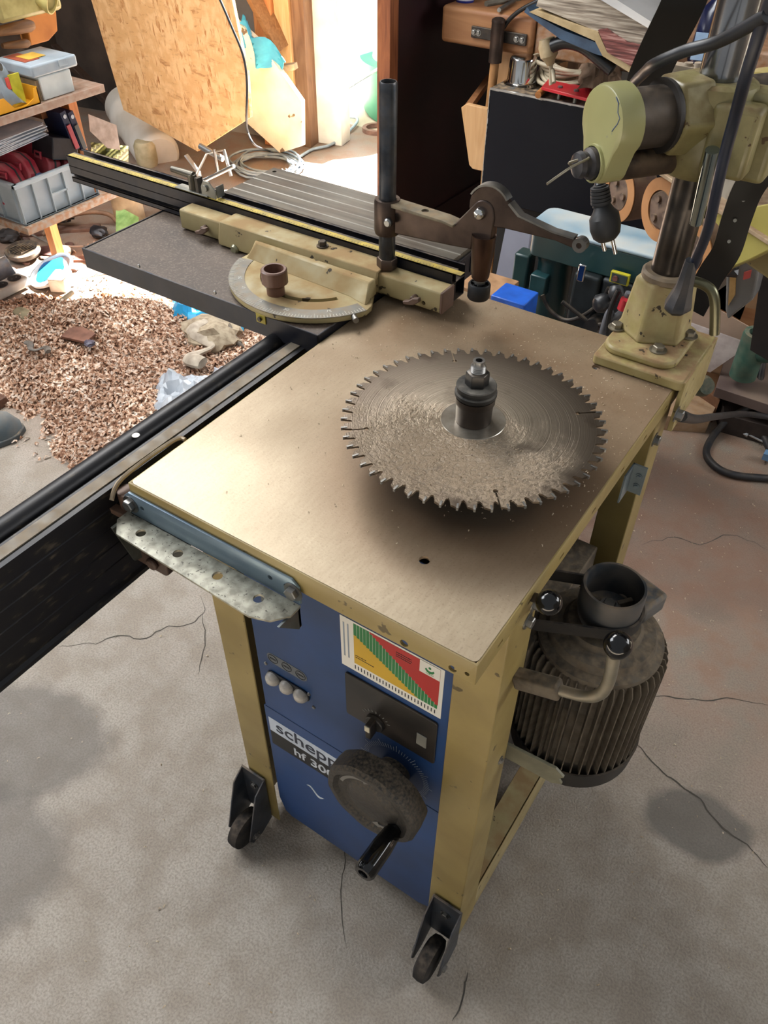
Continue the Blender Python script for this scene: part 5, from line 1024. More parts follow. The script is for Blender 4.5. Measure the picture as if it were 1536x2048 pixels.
for k in range(7): box(bm, -.04+.011*k, -.036+.011*k, -.045*math.sqrt(max(0, 1-((k-3)/3.9)**2)), .045*math.sqrt(max(0, 1-((k-3)/3.9)**2)), .016, .021, Matrix.Translation(q))
obj('grille_slats', bm, mat('4d4541', '3a3431', .6, dust=.7), gv)
# random scrap pieces, each its own thing
def scrap(u, v, kind, s, col, lab, cat, rot=0, z=0, grp=None):
    q = Z(u, v, z); M = Matrix.Translation(q) @ Matrix.Rotation(rot, 4, 'Z'); bm = bm_new(); m = mat(*col) if isinstance(col, tuple) else col
    if kind == 'plank': box(bm, -s, s, -s*.28, s*.28, 0, s*.14, M); nm = 'wood_offcut'
    elif kind == 'rock': blob(bm, q+V((0, 0, s*.35)), s, 3, (1, .8, .5), .35, 2.5, u); nm = 'debris_lump'
    elif kind == 'tile': prism(bm, [(-s, -s*.5), (s*.8, -s*.6), (s, s*.3), (-s*.2, s*.7), (-s*.9, s*.4)], 0, s*.18, M @ Matrix.Rotation(.15, 4, 'X')); nm = 'tile_shard'
    elif kind == 'bark': tube(bm, smoothpath([M @ V((s*(k/3-1), s*.25*sin(k*1.7+u), s*.16+s*.08*cos(k))) for k in range(7)], 4), lambda f: s*(.16+.06*sin(f*9)), 9, flat=.6); nm = 'bark_piece'
    return one(nm, bm, m, lab, cat, grp, bevel=.001 if kind in ('plank', 'tile') else 0)
scrap(76, 700, 'bark', .05, ('6e665d', '4f4841', .6, 0, 40, .4), 'dark grey gun-shaped nozzle lying on the chip heap', 'nozzle', .25, .085)
scrap(160, 672, 'tile', .05, ('7a5240', '5e3c2d', .7), 'brown wedge-shaped wood shard on top of the chip heap', 'shard', .3, .10)
scrap(180, 690, 'rock', .018, ('5d5866', '3c3844', .35), 'small shiny dark lump on the chip heap', 'debris', 0, .10)
scrap(405, 700, 'bark', .12, ('b3a694', '8f8272', .8, 0, 30, .4), 'long pale bark strip lying across the chips near the rail', 'bark', -.9, .05)
scrap(425, 690, 'rock', .10, ('a6977f', '84745e', .85, 0, 60, .6), 'broad pale lump of debris beside the bark strip', 'debris', 0, .01)
scrap(372, 750, 'rock', .035, ('6e4f3a', '4f3627', .7), 'round brown knot of wood above the plastic bag', 'wood knot', 0, .02)
scrap(458, 700, 'rock', .035, ('8a7a6c', '6c5d50', .8), 'stubby grey-brown stump beside the rubber hose', 'debris', 0, .01)
scrap(350, 655, 'bark', .05, ('d0bb98', 'b39c78', .7), 'pale wood stick lying under the blue wrapper', 'stick', .6, .02)
scrap(395, 655, 'plank', .02, ('d4582c', 'b54520', .5), 'small orange scrap beside the blue wrapper', 'scrap', .2, .02)
scrap(115, 640, 'bark', .12, ('8b8064', '6a6048', .8, 0, 30, .5), 'long greenish bark branch running along the top of the heap', 'branch', .75, .07)
scrap(60, 668, 'rock', .035, ('8b8668', '6c6850', .8, 0, 60, .5), 'mossy lump at the left of the chip heap', 'debris', 0, .03)
scrap(145, 882, 'plank', .016, ('1c1a1c', '0f0e10', .4), 'small black plastic cap on the floor below the heap', 'cap', .3)
scrap(12, 750, 'rock', .028, ('b9bec0', '8b8f92', .25), 'small glassy bulb lying at the left edge', 'bulb', 0, .005)
scrap(70, 470, 'plank', .06, ('6b4a3c', '4e3327', .7), 'dark red-brown wood scrap under the lower shelf', 'scrap', .8, 0)
scrap(100, 505, 'tile', .05, ('6d4a45', '53342f', .7), 'reddish tile shard right of the vent grille', 'shard', .4)
scrap(150, 520, 'plank', .06, ('7e5f55', '64483f', .7), 'reddish brown brick piece left of the sliding table', 'brick', .6)
scrap(128, 508, 'rock', .035, ('8b7968', '6a5a4b', .8, 0, 60, .5), 'crumbled tan lump left of the sliding table corner', 'debris', 0)
scrap(155, 460, 'plank', .09, ('7b5f50', '5b4438', .7), 'brown board lying under the shelf end', 'board', .75)
scrap(100, 452, 'rock', .045, ('1e1c1d', '121112', .4), 'black moulded plug lump under the lower shelf', 'plug', 0)
scrap(130, 440, 'rock', .04, ('242224', '161516', .35), 'black glossy lump behind the plug under the shelf', 'plug', 0, .03)
scrap(20, 480, 'rock', .05, ('3b3431', '27211f', .6), 'dark rounded lump at the far left under the shelf', 'debris', 0)
scrap(200, 470, 'rock', .04, ('2b2c31', '1d1e22', .4), 'dark grey cap beside the green wrapper', 'cap', 0, .01)
scrap(215, 590, 'rock', .020, ('b99a80', '9c7d64', .7), 'little tan pebble in the sunlit floor patch', 'pebble')
for k in range(34):
    u = rnd.uniform(140, 330); v = 545+rnd.uniform(0, 90)*(.4+(u-140)/260)
    q = Z(u, v, 0); bm = bm_new(); blob(bm, q+V((0, 0, .003)), rnd.uniform(.003, .008), 1, (1, .8, .5), .3, 2, k); o = obj('grit_piece', bm, mat('5d4a3c', '44352a', .8)); tag(o, 'dark crumb of grit lying in the bright sun patch', 'grit', 'dark grit crumbs in the sun patch')
for k in range(26):
    u = rnd.uniform(0, 150); v = rnd.uniform(480, 560); q = Z(u, v, 0); bm = bm_new(); s = rnd.uniform(.008, .022); blob(bm, q+V((0, 0, s*.3)), s, 2, (1.3, .8, .5), .35, 2.5, k); o = obj('rubble_piece', bm, mat('6a4f45', '4b3630', .8)); tag(o, 'small reddish brown rubble piece on the floor under the shelf', 'rubble', 'rubble under the shelf')
cable('hose_scrap', [Z(85, 470, .02), Z(120, 440, .05), Z(170, 425, .06), Z(215, 428, .05), Z(235, 445, .02)], .009, mat('8b6d54', '6d533f', .6), 'brown hose arching over the clutter under the shelf', 'hose')
cable('thin_wire', [Z(40, 455, .02), Z(85, 480, .02), Z(125, 492, .02), Z(168, 492, .03)], .004, mat('8b8279', '6c645c', .5), 'thin grey wire running to the corner of the sliding table', 'wire')
cable('rubber_hose', [Z(455, 632, .05), Z(458, 655, .06), Z(470, 680, .05), Z(485, 697, .03), Z(500, 702, .01)], .011, mat('3b3836', '2a2826', .5, 0, 20, .05, dust=.4), 'curved dark rubber hose piece standing in the chips by the rail', 'hose')
cable('floor_stick', [Z(0, 655, .01), Z(50, 635, .03), Z(100, 615, .05), Z(145, 585, .05)], .008, mat('a89e88', '8a8069', .8, 0, 30, .3), 'thin pale branch lying left of the heap', 'stick')
def crumple(name, cu, cv, su, sv, z, hh, m, lab, cat, seed=0, n=18):
    bm = bm_new(); q = Z(cu, cv, z); ex = Z(cu+su, cv, z)-q; ey = Z(cu, cv-sv, z)-q
    sheet(bm, 0, n, n, lambda a, b: q+ex*(2*a-1)*(1-.25*abs(mnoise.noise(V((b*3, seed, 0)))))+ey*(2*b-1)*(1-.3*abs(mnoise.noise(V((a*3, seed+5, 0)))))+V((0, 0, max(.002, hh*(.45+.5*mnoise.noise(V((a*3.2, b*3.2, seed)))+.22*mnoise.noise(V((a*9, b*9, seed)))))*(1-max(abs(2*a-1), abs(2*b-1))**4))), .0012); return one(name, bm, m, lab, cat, smooth=20)
crumple('plastic_bag', 372, 800, 66, 44, .045, .10, mat('cfd4da', 'b3bac2', .2, 0, 15, .1, trans=.25), 'crumpled clear plastic bag on the chips beside the black rail', 'bag', 2)
crumple('plastic_film', 455, 755, 30, 18, .04, .06, mat('d4d6dc', 'b9bcc4', .25, 0, 15, .1, trans=.2), 'small scrap of clear film right of the plastic bag', 'film', 8)
crumple('blue_wrapper', 412, 630, 74, 30, .03, .12, mat('2a9cc9', '1c7fae', .45, 0, 8, .1), 'bright blue plastic wrapper in the sun patch under the sliding table', 'wrapper', 4)
# shoe toe
sq = Z(-14, 880, 0); dsh = (Z(40, 862, 0)-sq).normalized(); nsh = V((-dsh.y, dsh.x, 0)); shoe = thing('shoe', 'dusty blue-grey work shoe toe reaching in at the left edge', 'shoe', sq); M = frame3(sq+dsh*.0, dsh, nsh, (0, 0, 1))
bm = bm_new(); secs = []
for k in range(13):
    f = k/12; x = -.20+.285*f; w_ = .046*(1-.12*abs(f-.62)*2) * (1 if f < .8 else math.sqrt(max(.02, 1-((f-.8)/.2)**2*.97))); hh = .105-.05*f if f < .8 else (.065)*math.sqrt(max(.03, 1-((f-.8)/.2)**2*.9))
    secs.append([bm.verts.new(M @ V((x, w_*cos(a), .016+hh*max(0, sin(a))))) for a in [pi*j/10 for j in range(11)]])
for a, b in zip(secs, secs[1:]):
    for j in range(10): bm.faces.new((a[j], a[j+1], b[j+1], b[j]))
    bm.faces.new((a[0], b[0], b[10], a[10]))
bm.faces.new(secs[0]); bm.faces.new(secs[-1][::-1]); obj('upper', bm, mat('66757c', '525f66', .6, 0, 14, .2, dust=.4), shoe, smooth=50)
bm = bm_new(); ol = []
for s in (1, -1):
    r_ = range(13) if s == 1 else range(12, -1, -1)
    for k in r_: f = k/12; x = -.20+.291*f; w_ = (.051*(1-.12*abs(f-.62)*2)) * (1 if f < .8 else math.sqrt(max(.02, 1-((f-.8)/.2)**2*.97))); ol.append((x, s*w_))
prism(bm, ol[::-1], .0, .018, M); obj('sole', bm, mat('4c555a', '394145', .6, dust=.4), shoe, bevel=.003)
bm = bm_new(); q = Z(2, 812, 0); box(bm, -.04, .015, -.02, .02, 0, .03, Matrix.Translation(q)); one('brown_scrap', bm, wood('6d4c3a', '4a3022', 6), 'small brown ribbed scrap above the shoe', 'scrap', bevel=.003)

# ================================================================ workbench on the right
BY = 2.38
wb = thing('workbench', 'old beech workbench with a thick top standing behind the machine', 'workbench', (-.4, 2.7, 0)); BEECH = wood('a5754c', '845432', 3, 'x'); BEECHL = wood('cfa070', 'b5834f', 3, 'z')
bm = bm_new(); box(bm, -1.385, -1.085, BY, 2.92, .785, .882); obj('vice_jaw', bm, BEECH, wb, bevel=.012, seg=4)
bm = bm_new(); box(bm, -1.083, .75, BY+.015, 2.92, .785, .882); obj('bench_top', bm, wood('9a6d48', '6f4a2d', 3, 'x', dust=.3), wb, bevel=.006)
for x in (-1.20, .5):
    bm = bm_new(); box(bm, x-.04, x+.035, 2.44, 2.51, 0, .785); obj('leg', bm, BEECHL, wb, bevel=.003)
    bm = bm_new(); box(bm, x-.04, x+.035, 2.80, 2.87, 0, .785); obj('leg', bm, BEECHL, wb, bevel=.003)
bm = bm_new(); box(bm, -1.16, .5, 2.46, 2.49, .12, .20); obj('stretcher', bm, BEECH, wb, bevel=.003)
q0 = Y(945, 58, BY); q1 = Y(1053, 92, BY)
IR = mat('3f3b39', '2c2927', .45, .6, 40, .3, dust=.4); bm = bm_new(); box(bm, q0.x, q1.x, BY-.008, BY, .812, .842); vf = obj('vice_plate', bm, IR, wb, bevel=.002)
for x in (q0.x+.01, q0.x+.025, q1.x-.012, q1.x-.03): bm = bm_new(); hexbolt(bm, (x, BY-.008, .827), (0, -1, 0), .006, .004); obj('plate_bolt', bm, STEEL, vf)
vx = Y(992, 100, BY-.03).x
bm = bm_new(); cyl(bm, (vx, BY-.03, .765), (vx, BY-.03, .868), .019, n=24); lathe(bm, ((0, 0), (.020, 0), (.019, .006), (.012, .010), (0, .011)), (vx, BY-.03, .868), (0, 0, 1), 24); obj('vice_screw_socket', bm, mat('4a3b33', '352a24', .4, .6, 30, .2), wb)
bm = bm_new(); cyl(bm, (vx-.004, BY-.03, .64), (vx, BY-.03, .765), .013, n=18); obj('vice_handle', bm, wood('b98a58', '8f6338', 4, 'z'), wb)
# drawer carcass below the bench
dc = thing('drawer_box', 'pale beech drawer hanging below the bench left of the black tank', 'drawer', (-1.22, 2.3, .45))
bm = bm_new(); quadplate(bm, [Y(u, v, 2.28) for u, v in ((922, 215), (932, 208), (975, 218), (975, 345), (945, 338), (938, 330))], .018, (0, 1, 0)); obj('drawer_front', bm, wood('d2a878', 'bb8e5b', 3, 'z'), dc, bevel=.002)
bm = bm_new(); quadplate(bm, [Y(928, 212, 2.29), Y(940, 214, 2.29), Z(985, 150, Y(930, 212, 2.28).z), Z(975, 148, Y(930, 212, 2.28).z)], .02, (0, 0, -1)); obj('drawer_side', bm, BEECH, dc)
# black tank
TKY = 2.25; tk = thing('black_tank', 'black painted steel tank with chipped edges under the bench', 'tank', (-.82, 2.4, .0)); TZt = .726
t = NT('black_paint'); P = t.co('Object'); n_ = t.tex('ShaderNodeTexNoise', 3, P, 5); t.set(t.ramp(n_.outputs[0], ((.4, rgb('080b14')), (.65, rgb('101218')))), .45); t.p.inputs['Specular IOR Level'].default_value = .2; TKM = t.m
bm = bm_new(); box(bm, -1.138, -.56, TKY, 2.43, .41, TZt-.002); obj('tank_body', bm, TKM, tk, bevel=.004)
bm = bm_new(); box(bm, -1.138, -.56, TKY, 2.372, TZt-.002, TZt); obj('tank_lid', bm, mat('3c3630', '231f1c', .5, 0, 40, .2, dust=.7), tk, bevel=.001)
bm = bm_new(); segs_ = 60
for k in range(segs_):
    x = -1.138+.578*k/segs_; r = .0018+.0028*abs(mnoise.noise(V((x*90, 0, 0)))); box(bm, x, x+.0097, TKY-.0008, TKY+.004, TZt-.002-r, TZt+.0006)
for k in range(40): z = .42+.30*k/40; r = .0015+.004*abs(mnoise.noise(V((0, z*90, 5)))); box(bm, -1.1386, -1.1386+r, TKY-.0008, TKY+.002, z, z+.0076)
obj('bare_edge', bm, mat('b5b2ac', '8f8c86', .4, .5), tk, smooth=0)
bm = bm_new(); box(bm, -1.09, -.60, TKY+.04, 2.42, 0, .41); obj('tank_stand', bm, mat('15130f', '0e0c0a', .7), tk)
q = Z(1042, 169, TZt); bm = bm_new(); lathe(bm, ((0, 0), (.050, 0), (.051, .005), (.042, .009), (.042, .012), (.040, .016), (.0385, .066), (.036, .071), (.029, .072), (0, .070)), q, (0, 0, 1), 48, wob=lambda a, h: 1+(.03*sin(a*9) if .014 < h < .062 else 0)); one('chrome_cap', bm, CHROME, 'fluted chrome filler cap on top of the black tank', 'cap')
q = Z(1055, 125, .75); bm = bm_new(); blob(bm, q+V((0, .03, .01)), .035, 3, (1, .9, .8), .25, 2, 1); cyl(bm, q+V((-.02, 0, .02)), q+V((-.02, 0, .055)), .012); o = one('grey_valve', bm, mat('77726c', '5c5853', .4, .5, 30, .2), 'grey cast valve behind the chrome cap', 'valve')
bm = bm_new(); quadplate(bm, [Z(u, v, TZt+.022) for u, v in ((1082, 180), (1096, 164), (1200, 185), (1200, 210))], .008, (0, 0, 1)); rp_ = one('red_plate', bm, mat('c01f2d', 'a51824', .3, 0, 5, .02), 'bright red steel plate under the beige cable coil', 'plate', bevel=.001)
for u, v in ((1152, 185), (1120, 178)): q = Z(u, v, TZt+.027); bm = bm_new(); cyl(bm, q-V((0, 0, .026)), q, .005, n=12); hexbolt(bm, q, (0, 0, 1), .007, .007); obj('plate_bolt', bm, mat('8c8f8a', '6a6d69', .3, .7), rp_)
bm = bm_new(); cyl(bm, Z(1076, 190, TZt+.01), Z(1092, 174, TZt+.012), .009, n=14); one('wood_dowel', bm, wood('b5793f', '935a28', 5), 'short orange wooden dowel end in front of the red plate', 'dowel')
BG = mat('b3a78f', '978b74', .5, 0, 20, .05); bm = bm_new(); pts = []; q = Z(1142, 138, TZt+.045); 
for k in range(8*26):
    a = 2*pi*k/26; w_ = k/26; r = .075+.012*sin(w_*2.3)+.004*sin(3*a+w_); pts.append(q+V((r*1.15*cos(a)+.01*sin(w_*5), r*.95*sin(a)+.008*cos(w_*3), -.012+.008*(w_ % 5)+.010*sin(a+w_)+.012*sin(a))))
tube(bm, pts, .0058, 8); cl_ = thing('beige_cable', 'coiled beige extension cable with a plug lying on the red plate', 'cable', q); obj('coil', bm, BG, cl_, smooth=60)
pq = Y(1098, 90, 2.18); bm = bm_new(); lathe(bm, ((0, 0), (.010, 0), (.015, .012), (.024, .022), (.026, .045), (.020, .062), (0, .064)), pq+V((.012, 0, -.045)), (-.35, 0, 1), 26, wob=lambda a, h: 1+.12*cos(2*a)); obj('plug', bm, mat('b9a684', 'a08c6a', .45), cl_)
bm = bm_new(); tube(bm, smoothpath([pq+V((.012, 0, -.04)), pq+V((.02, 0, -.09)), Y(1105, 140, 2.18), Y(1108, 165, 2.16)], 5), .0055, 8); obj('lead', bm, BG, cl_, smooth=60)
crumple('oily_glove', 1200, 156, 44, 20, TZt+.05, .06, mat('7a6350', '54412f', .8, 0, 20, .3), 'stained brown work glove on top of the beige cable', 'glove', 12)
# folders and papers on the bench front: each block extruded back from its front edge
def block(name, px, y0, dep, m, lab, cat, group=None, th=None):
    bm = bm_new(); quadplate(bm, [Y(u, v, y0) for u, v in px], dep, (0, 1, 0)); return one(name, bm, m, lab, cat, group)
t = NT('page_edges'); wv = t.tex('ShaderNodeTexNoise', 40, t.co('Object', (.35, 1, 6)), 4); t.set(t.ramp(wv.outputs[0], ((.3, rgb('5f5449')), (.5, rgb('998c7c')), (.7, rgb('c6bcab')))), .7); PAGE = t.m
mpn = [n for n in t.n if n.bl_idname == 'ShaderNodeMapping'][0]; mpn.inputs['Rotation'].default_value = (0, R(-28), 0)
t = NT('red_edges'); wv = t.tex('ShaderNodeTexNoise', 40, t.co('Object', (.35, 1, 6)), 4); t.set(t.ramp(wv.outputs[0], ((.35, rgb('4a2a26')), (.5, rgb('7d4540')), (.7, rgb('b58a80')))), .7); REDP = t.m
mpn = [n for n in t.n if n.bl_idname == 'ShaderNodeMapping'][0]; mpn.inputs['Rotation'].default_value = (0, R(-30), 0)
block('paper_block', [(1072, 12), (1085, -25), (1215, -25), (1312, 70), (1305, 118), (1200, 65)], 2.12, .22, PAGE, 'thick slanting block of loose catalogue pages on the bench', 'papers')
block('red_paper_stack', [(1196, 60), (1212, 58), (1232, 72), (1252, 84), (1306, 98), (1290, 145), (1278, 142), (1215, 105)], 2.11, .22, REDP, 'reddish crumpled papers under the catalogue pages', 'papers')
block('silver_folder', [(1160, -25), (1195, -25), (1316, 52), (1312, 66)], 2.105, .23, mat('dedede', 'c8c8c8', .15, .6, 6), 'shiny silver folder lying on top of the page block', 'folder')
block('cream_folder', [(1058, 24), (1068, 20), (1196, 64), (1214, 104), (1280, 142), (1270, 152), (1205, 112), (1190, 82)], 2.115, .22, mat('b9a37c', 'a08a62', .6), 'cream cardboard folder below the page block', 'folder')
block('blue_binder', [(1048, 24), (1054, 14), (1062, 26), (1130, 62), (1195, 86), (1205, 112), (1190, 108), (1120, 78)], 2.12, .22, mat('35506b', '243a52', .35), 'slim blue binder cover at the bottom of the folder stack', 'binder')
cable('dark_hose', [Y(u, v, 2.16) for u, v in ((1105, 92), (1130, 84), (1165, 92), (1200, 118), (1225, 140))], .016, mat('17181b', '0f1012', .35), 'thick black hose squeezed under the blue binder', 'hose')
bm = bm_new(); q = Z(930, 3, .882); lathe(bm, ((0, 0), (.026, 0), (.027, .003), (.027, .05), (0, .05)), q, (0, 0, 1), 32); bt = tag(obj('blue_tin', bm, mat('1c2f86', '15246b', .3)), 'small blue and white tin on the left end of the bench', 'tin'); bm = bm_new(); lathe(bm, ((.0272, .006), (.0276, .006), (.0276, .010), (.0272, .010)), q, (0, 0, 1), 32, close=True); obj('white_band', bm, mat('c9ccd6'), bt)
cable('bench_cable', [Y(u, v, BY-.01) for u, v in ((1004, 60), (1020, 38), (1045, 18), (1090, -5))], .006, mat('191716', '100f0e', .4), 'black cable curving over the bench edge by the vice fitting', 'cable')
bm = bm_new(); cyl(bm, Z(998, 20, .89), Z(1030, 0, .89), .006, n=12); one('steel_rod', bm, STEEL, 'short steel rod lying on the bench top', 'rod')
bm = bm_new(); cyl(bm, Z(972, 8, .888), Z(1040, -4, .888), .008, n=8); one('grey_stick', bm, mat('7b7466', '5f584c', .7), 'grey square stick on the bench near the blue tin', 'stick')
bm = bm_new(); box(bm, 0, .11, 0, .05, 0, .10, Matrix.Translation(Z(1233, 35, .89))); cbx = tag(obj('clear_box', bm, mat('a8a8a2', '8c8c86', .2, 0, 10, .02, trans=.3), bevel=.004), 'clear plastic tub with a paper label behind the folders', 'tub'); q = Z(1233, 35, .89); bm = bm_new(); box(bm, .02, .085, -.002, -.0005, .03, .10, Matrix.Translation(q)); obj('paper_label', bm, mat('c9c5ac'), cbx)
# dark shelf/back mass behind the column
bm = bm_new(); box(bm, -.35, .9, 2.2, 2.36, .88, 1.25) ; bm.free()
bt_ = thing('spray_bottle', 'dark blue bottle with a pale label behind the black strap', 'bottle', D(1420, 60, 1.9)); q = D(1422, 80, 1.9)
bm = bm_new(); lathe(bm, ((0, -.05), (.038, -.05), (.040, -.045), (.040, .06), (.02, .09), (.012, .10), (0, .10)), q, (.1, 0, 1), 30); obj('bottle_body', bm, mat('141a3a', '0e1229', .2), bt_)
bm = bm_new(); fc = (CAM-q); fc.z = 0; fc.normalize(); e1 = V((-fc.y, fc.x, 0)); prism(bm, [(-.036, -.035), (-.008, -.035), (-.008, .022), (-.036, .022)], .0395, .041, frame3(q, e1, (0, 0, 1), e1.cross(V((0, 0, 1)))) if e1.cross(V((0, 0, 1))).dot(fc) > 0 else frame3(q, -e1, (0, 0, 1), fc)); obj('paper_label', bm, mat('a8c4e0', '90acd0'), bt_)

# ================================================================ drill press
DY = 1.72; dp = thing('drill_press', 'dark green bench drill press with a dusty pale blue belt cover', 'drill press', (-.57, 1.82, 0)); GRN = mat('1d3f40', '142f31', .35, 0, 8, .03, dust=.1)
x0, x1 = -.735, -.36
bm = bm_new(); prism(bm, rrect(x0, x1, DY, 1.835, .025), .545, .612); obj('belt_housing', bm, GRN, dp, bevel=.003)
bm = bm_new(); prism(bm, rrect(x0-.003, x1+.003, DY-.003, 1.838, .027), .612, .622); obj('belt_cover', bm, mat('9db6c4', '7b98a8', .3, .1, 5, .05, dust=.6, dustc='c2bcae'), dp, bevel=.004, seg=3)
mc = Y(1106, 560, DY+.055); mr = .046
bm = bm_new(); lathe(bm, ((0, .36), (mr-.004, .36), (mr, .366), (mr, .385), (mr-.003, .387), (mr-.003, .525), (mr, .53), (mr, .543), (0, .545)), (mc.x, DY+.055, 0), (0, 0, 1), 40); mt = obj('motor', bm, GRN, dp)
bm = bm_new(); box(bm, mc.x-.092, mc.x-.052, DY+.01, DY+.055, .44, .535); obj('capacitor_box', bm, GRN, mt, bevel=.005)
bm = bm_new(); box(bm, mc.x-.034, mc.x+.008, DY-.012, DY+.02, .455, .505); obj('terminal_box', bm, mat('24474a', '1a3739', .35), mt, bevel=.003)
cx = Y(1185, 620, DY+.03).x
bm = bm_new(); cyl(bm, (cx, DY+.04, 0.03), (cx, DY+.04, .545), .022, n=28); obj('column', bm, mat('8c8d8c', '747574', .3, .8, 10, .05), dp)
bm = bm_new(); prism(bm, rrect(-.70, -.42, 1.62, 1.90, .02), 0, .035); obj('base', bm, GRN, dp, bevel=.003)
bm = bm_new(); box(bm, cx-.045, cx+.02, DY-.02, DY+.07, .40, .545); box(bm, cx+.02, x1+.02, DY-.01, DY+.10, .42, .545); hd_ = obj('head_casting', bm, mat('20282a', '161c1e', .5, .1, 20, .2), dp, bevel=.008, seg=3)
bm = bm_new(); cyl(bm, (cx+.10, DY+.03, .30), (cx+.10, DY+.03, .42), .016); lathe(bm, ((0, 0), (.012, 0), (.020, .03), (.020, .055), (0, .056)), (cx+.10, DY+.03, .25), (0, 0, 1), 24); obj('drill_chuck', bm, DARKSTEEL, dp)
bm = bm_new(); cyl(bm, (cx+.03, DY-.012, .44), (cx+.03, DY-.05, .44), .018); 
for k in range(3): a = 2*pi*k/3+.5; cyl(bm, (cx+.03, DY-.04, .44), (cx+.03+.09*cos(a), DY-.06, .44+.09*sin(a)), .005, n=10)
obj('feed_handle', bm, BLACK, dp)
q = Y(1240, 556, DY-.015); bm = bm_new(); box(bm, q.x-.022, q.x+.022, DY-.020, DY-.010, q.z-.013, q.z+.013); fr_ = obj('switch_frame', bm, mat('c9bf2c', 'aea523', .5), dp, bevel=.001)
bm = bm_new(); box(bm, q.x-.018, q.x+.018, DY-.0215, DY-.0195, q.z-.010, q.z+.010); obj('switch_face', bm, mat('3c4a48', '2f3a38', .4), fr_); bm = bm_new(); cyl(bm, (q.x-.008, DY-.021, q.z), (q.x-.008, DY-.026, q.z), .006); obj('stop_button', bm, mat('7a4a42', '5f3831', .5), fr_)
bm = bm_new(); q = Y(1164, 545, DY-.03); box(bm, q.x-.010, q.x+.008, DY-.034, DY-.028, q.z-.022, q.z+.020); obj('belt_lever', bm, CHROME, dp, bevel=.004)
bm = bm_new(); tube(bm, smoothpath([Y(u, v, DY-.03) for u, v in ((1085, 590), (1100, 620), (1130, 640), (1165, 632), (1200, 605), (1218, 575))], 6), .005, 10); obj('switch_cable', bm, BLACK, dp)
GP = mat('9c9fae', '8b8e9d', .4, 0, 4, .02)
pts_ = [Y(1012, 452, 1.93), Y(1060, 470, 1.93), V((Y(1060, 470, 1.93).x, 1.93, 0)), V((Y(985, 600, 1.93).x, 1.93, 0)), Y(990, 560, 1.93)]; bm = bm_new(); quadplate(bm, pts_, .012, (0, 1, 0)); one('plastic_sheet', bm, GP, 'plain lilac-grey panel standing behind the clamp foot', 'panel')
bm = bm_new(); box(bm, -.03, .05, -.02, .02, 0, .11, Matrix.Translation(Z(985, 640, .18))) ; bm.free()
bm = bm_new(); qa = Y(1018, 612, 1.45); box(bm, qa.x-.045, qa.x+.035, 1.45, 1.52, 0, qa.z+.012); bb_ = one('blue_box', bm, mat('1f5cc0', '184da6', .4), 'bright blue box standing on the floor behind the table edge', 'box', bevel=.002)
bm = bm_new(); qa = Y(960, 592, 1.55); box(bm, qa.x-.06, qa.x+.05, 1.55, 1.65, 0, qa.z+.01); one('brown_carton', bm, mat('a8815d', '8b6846', .7), 'brown cardboard carton left of the blue box', 'carton', bevel=.002)
# black battery jumble and cables between drill and stand
for k, (u, v, r, col, lab) in enumerate(((1205, 605, .022, ('2a2b2e', '17181a', .4), 'round black fitting below the yellow switch frame'), (1232, 585, .018, ('3c3d3f', '242526', .4), 'grey capped fitting right of the drill column'), (1250, 640, .03, ('141415', '0b0b0c', .5), 'dark lump low beside the column foot'))):
    q = Y(u, v, 1.60); bm = bm_new(); blob(bm, q, r, 2, (1, 1, 1), .2, 2, k); one('machine_fitting', bm, mat(*col), lab, 'fitting')
cable('lead_red', [V((Y(1190, 690, 1.5).x, 1.5, .01))]+[Y(u, v, 1.45) for u, v in ((1205, 665), (1225, 640), (1245, 622), (1252, 600), (1258, 585))], .007, mat('6c6e73', '54565b', .4), 'grey battery lead with a red clip beside the drill press', 'cable')
bm = bm_new(); cyl(bm, Y(1244, 618, 1.44), Y(1252, 598, 1.44), .010, n=12); one('red_clip', bm, mat('c2303a', 'a3242d', .4), 'small red clip on the grey lead', 'clip')
cable('lead_black', [Y(u, v, 1.44) for u, v in ((1214, 668), (1218, 630), (1228, 600), (1238, 580))], .005, mat('1a1b1d', '101112', .4), 'thin black lead beside the red clip', 'cable')

# ================================================================ power feeder behind the column
FE = V((.8, -.6, 0)); FA = AX.copy(); FO = Y(1322, 420, 1.33)
fd = thing('power_feeder', 'beige power feeder unit with orange rubber rollers hanging behind the column', 'power feeder', FO)
TYRE = mat('b57f4e', '9c6a3e', .6, 0, 20, .1, dust=.3); TRD = mat('6b4c3a', '4e372a', .75, 0, 40, .3, dust=.4); HUB = mat('6b5548', '43342b', .7, 0, 50, .6, dust=.8)
for c_, yv in (((1238, 385), 1.42), ((1322, 420), 1.33), ((1385, 505), 1.22)):
    q = Y(c_[0], c_[1], yv); r = .050 if yv > 1.3 else .046
    bm = bm_new(); lathe(bm, ((r*.62, 0), (r*.97, 0), (r, .002), (r, .003), (r*.62, .003)), q, FA, 48, close=True); rl = obj('roller', bm, TYRE, fd)
    bm = bm_new(); lathe(bm, ((0, -.045), (r*.99, -.045), (r, -.042), (r, .000), (0, .000)), q, FA, 48); obj('roller_tread', bm, TRD, rl)
    bm = bm_new(); lathe(bm, ((0, .0), (r*.62, .0), (r*.56, -.006+.008), (r*.2, .001), (0, .004)), q, FA, 30, wob=lambda a, h: 1+.05*sin(a*5)); obj('roller_hub', bm, HUB, rl)
    for k in range(3): a = 2*pi*k/3; a_v, b_v, _ = basis(FA); cyl_ = q+(a_v*cos(a)+b_v*sin(a))*r*.36; bm = bm_new(); cyl(bm, cyl_, cyl_+FA*.006, .006, n=12); obj('hub_bolt', bm, HUB, rl)
Mf = frame3(FO, FE, V((0, 0, 1)), FE.cross(V((0, 0, 1))))
if Mf.to_3x3().col[2].dot(FA) < 0: Mf = frame3(FO, FE, (0, 0, 1), FA)
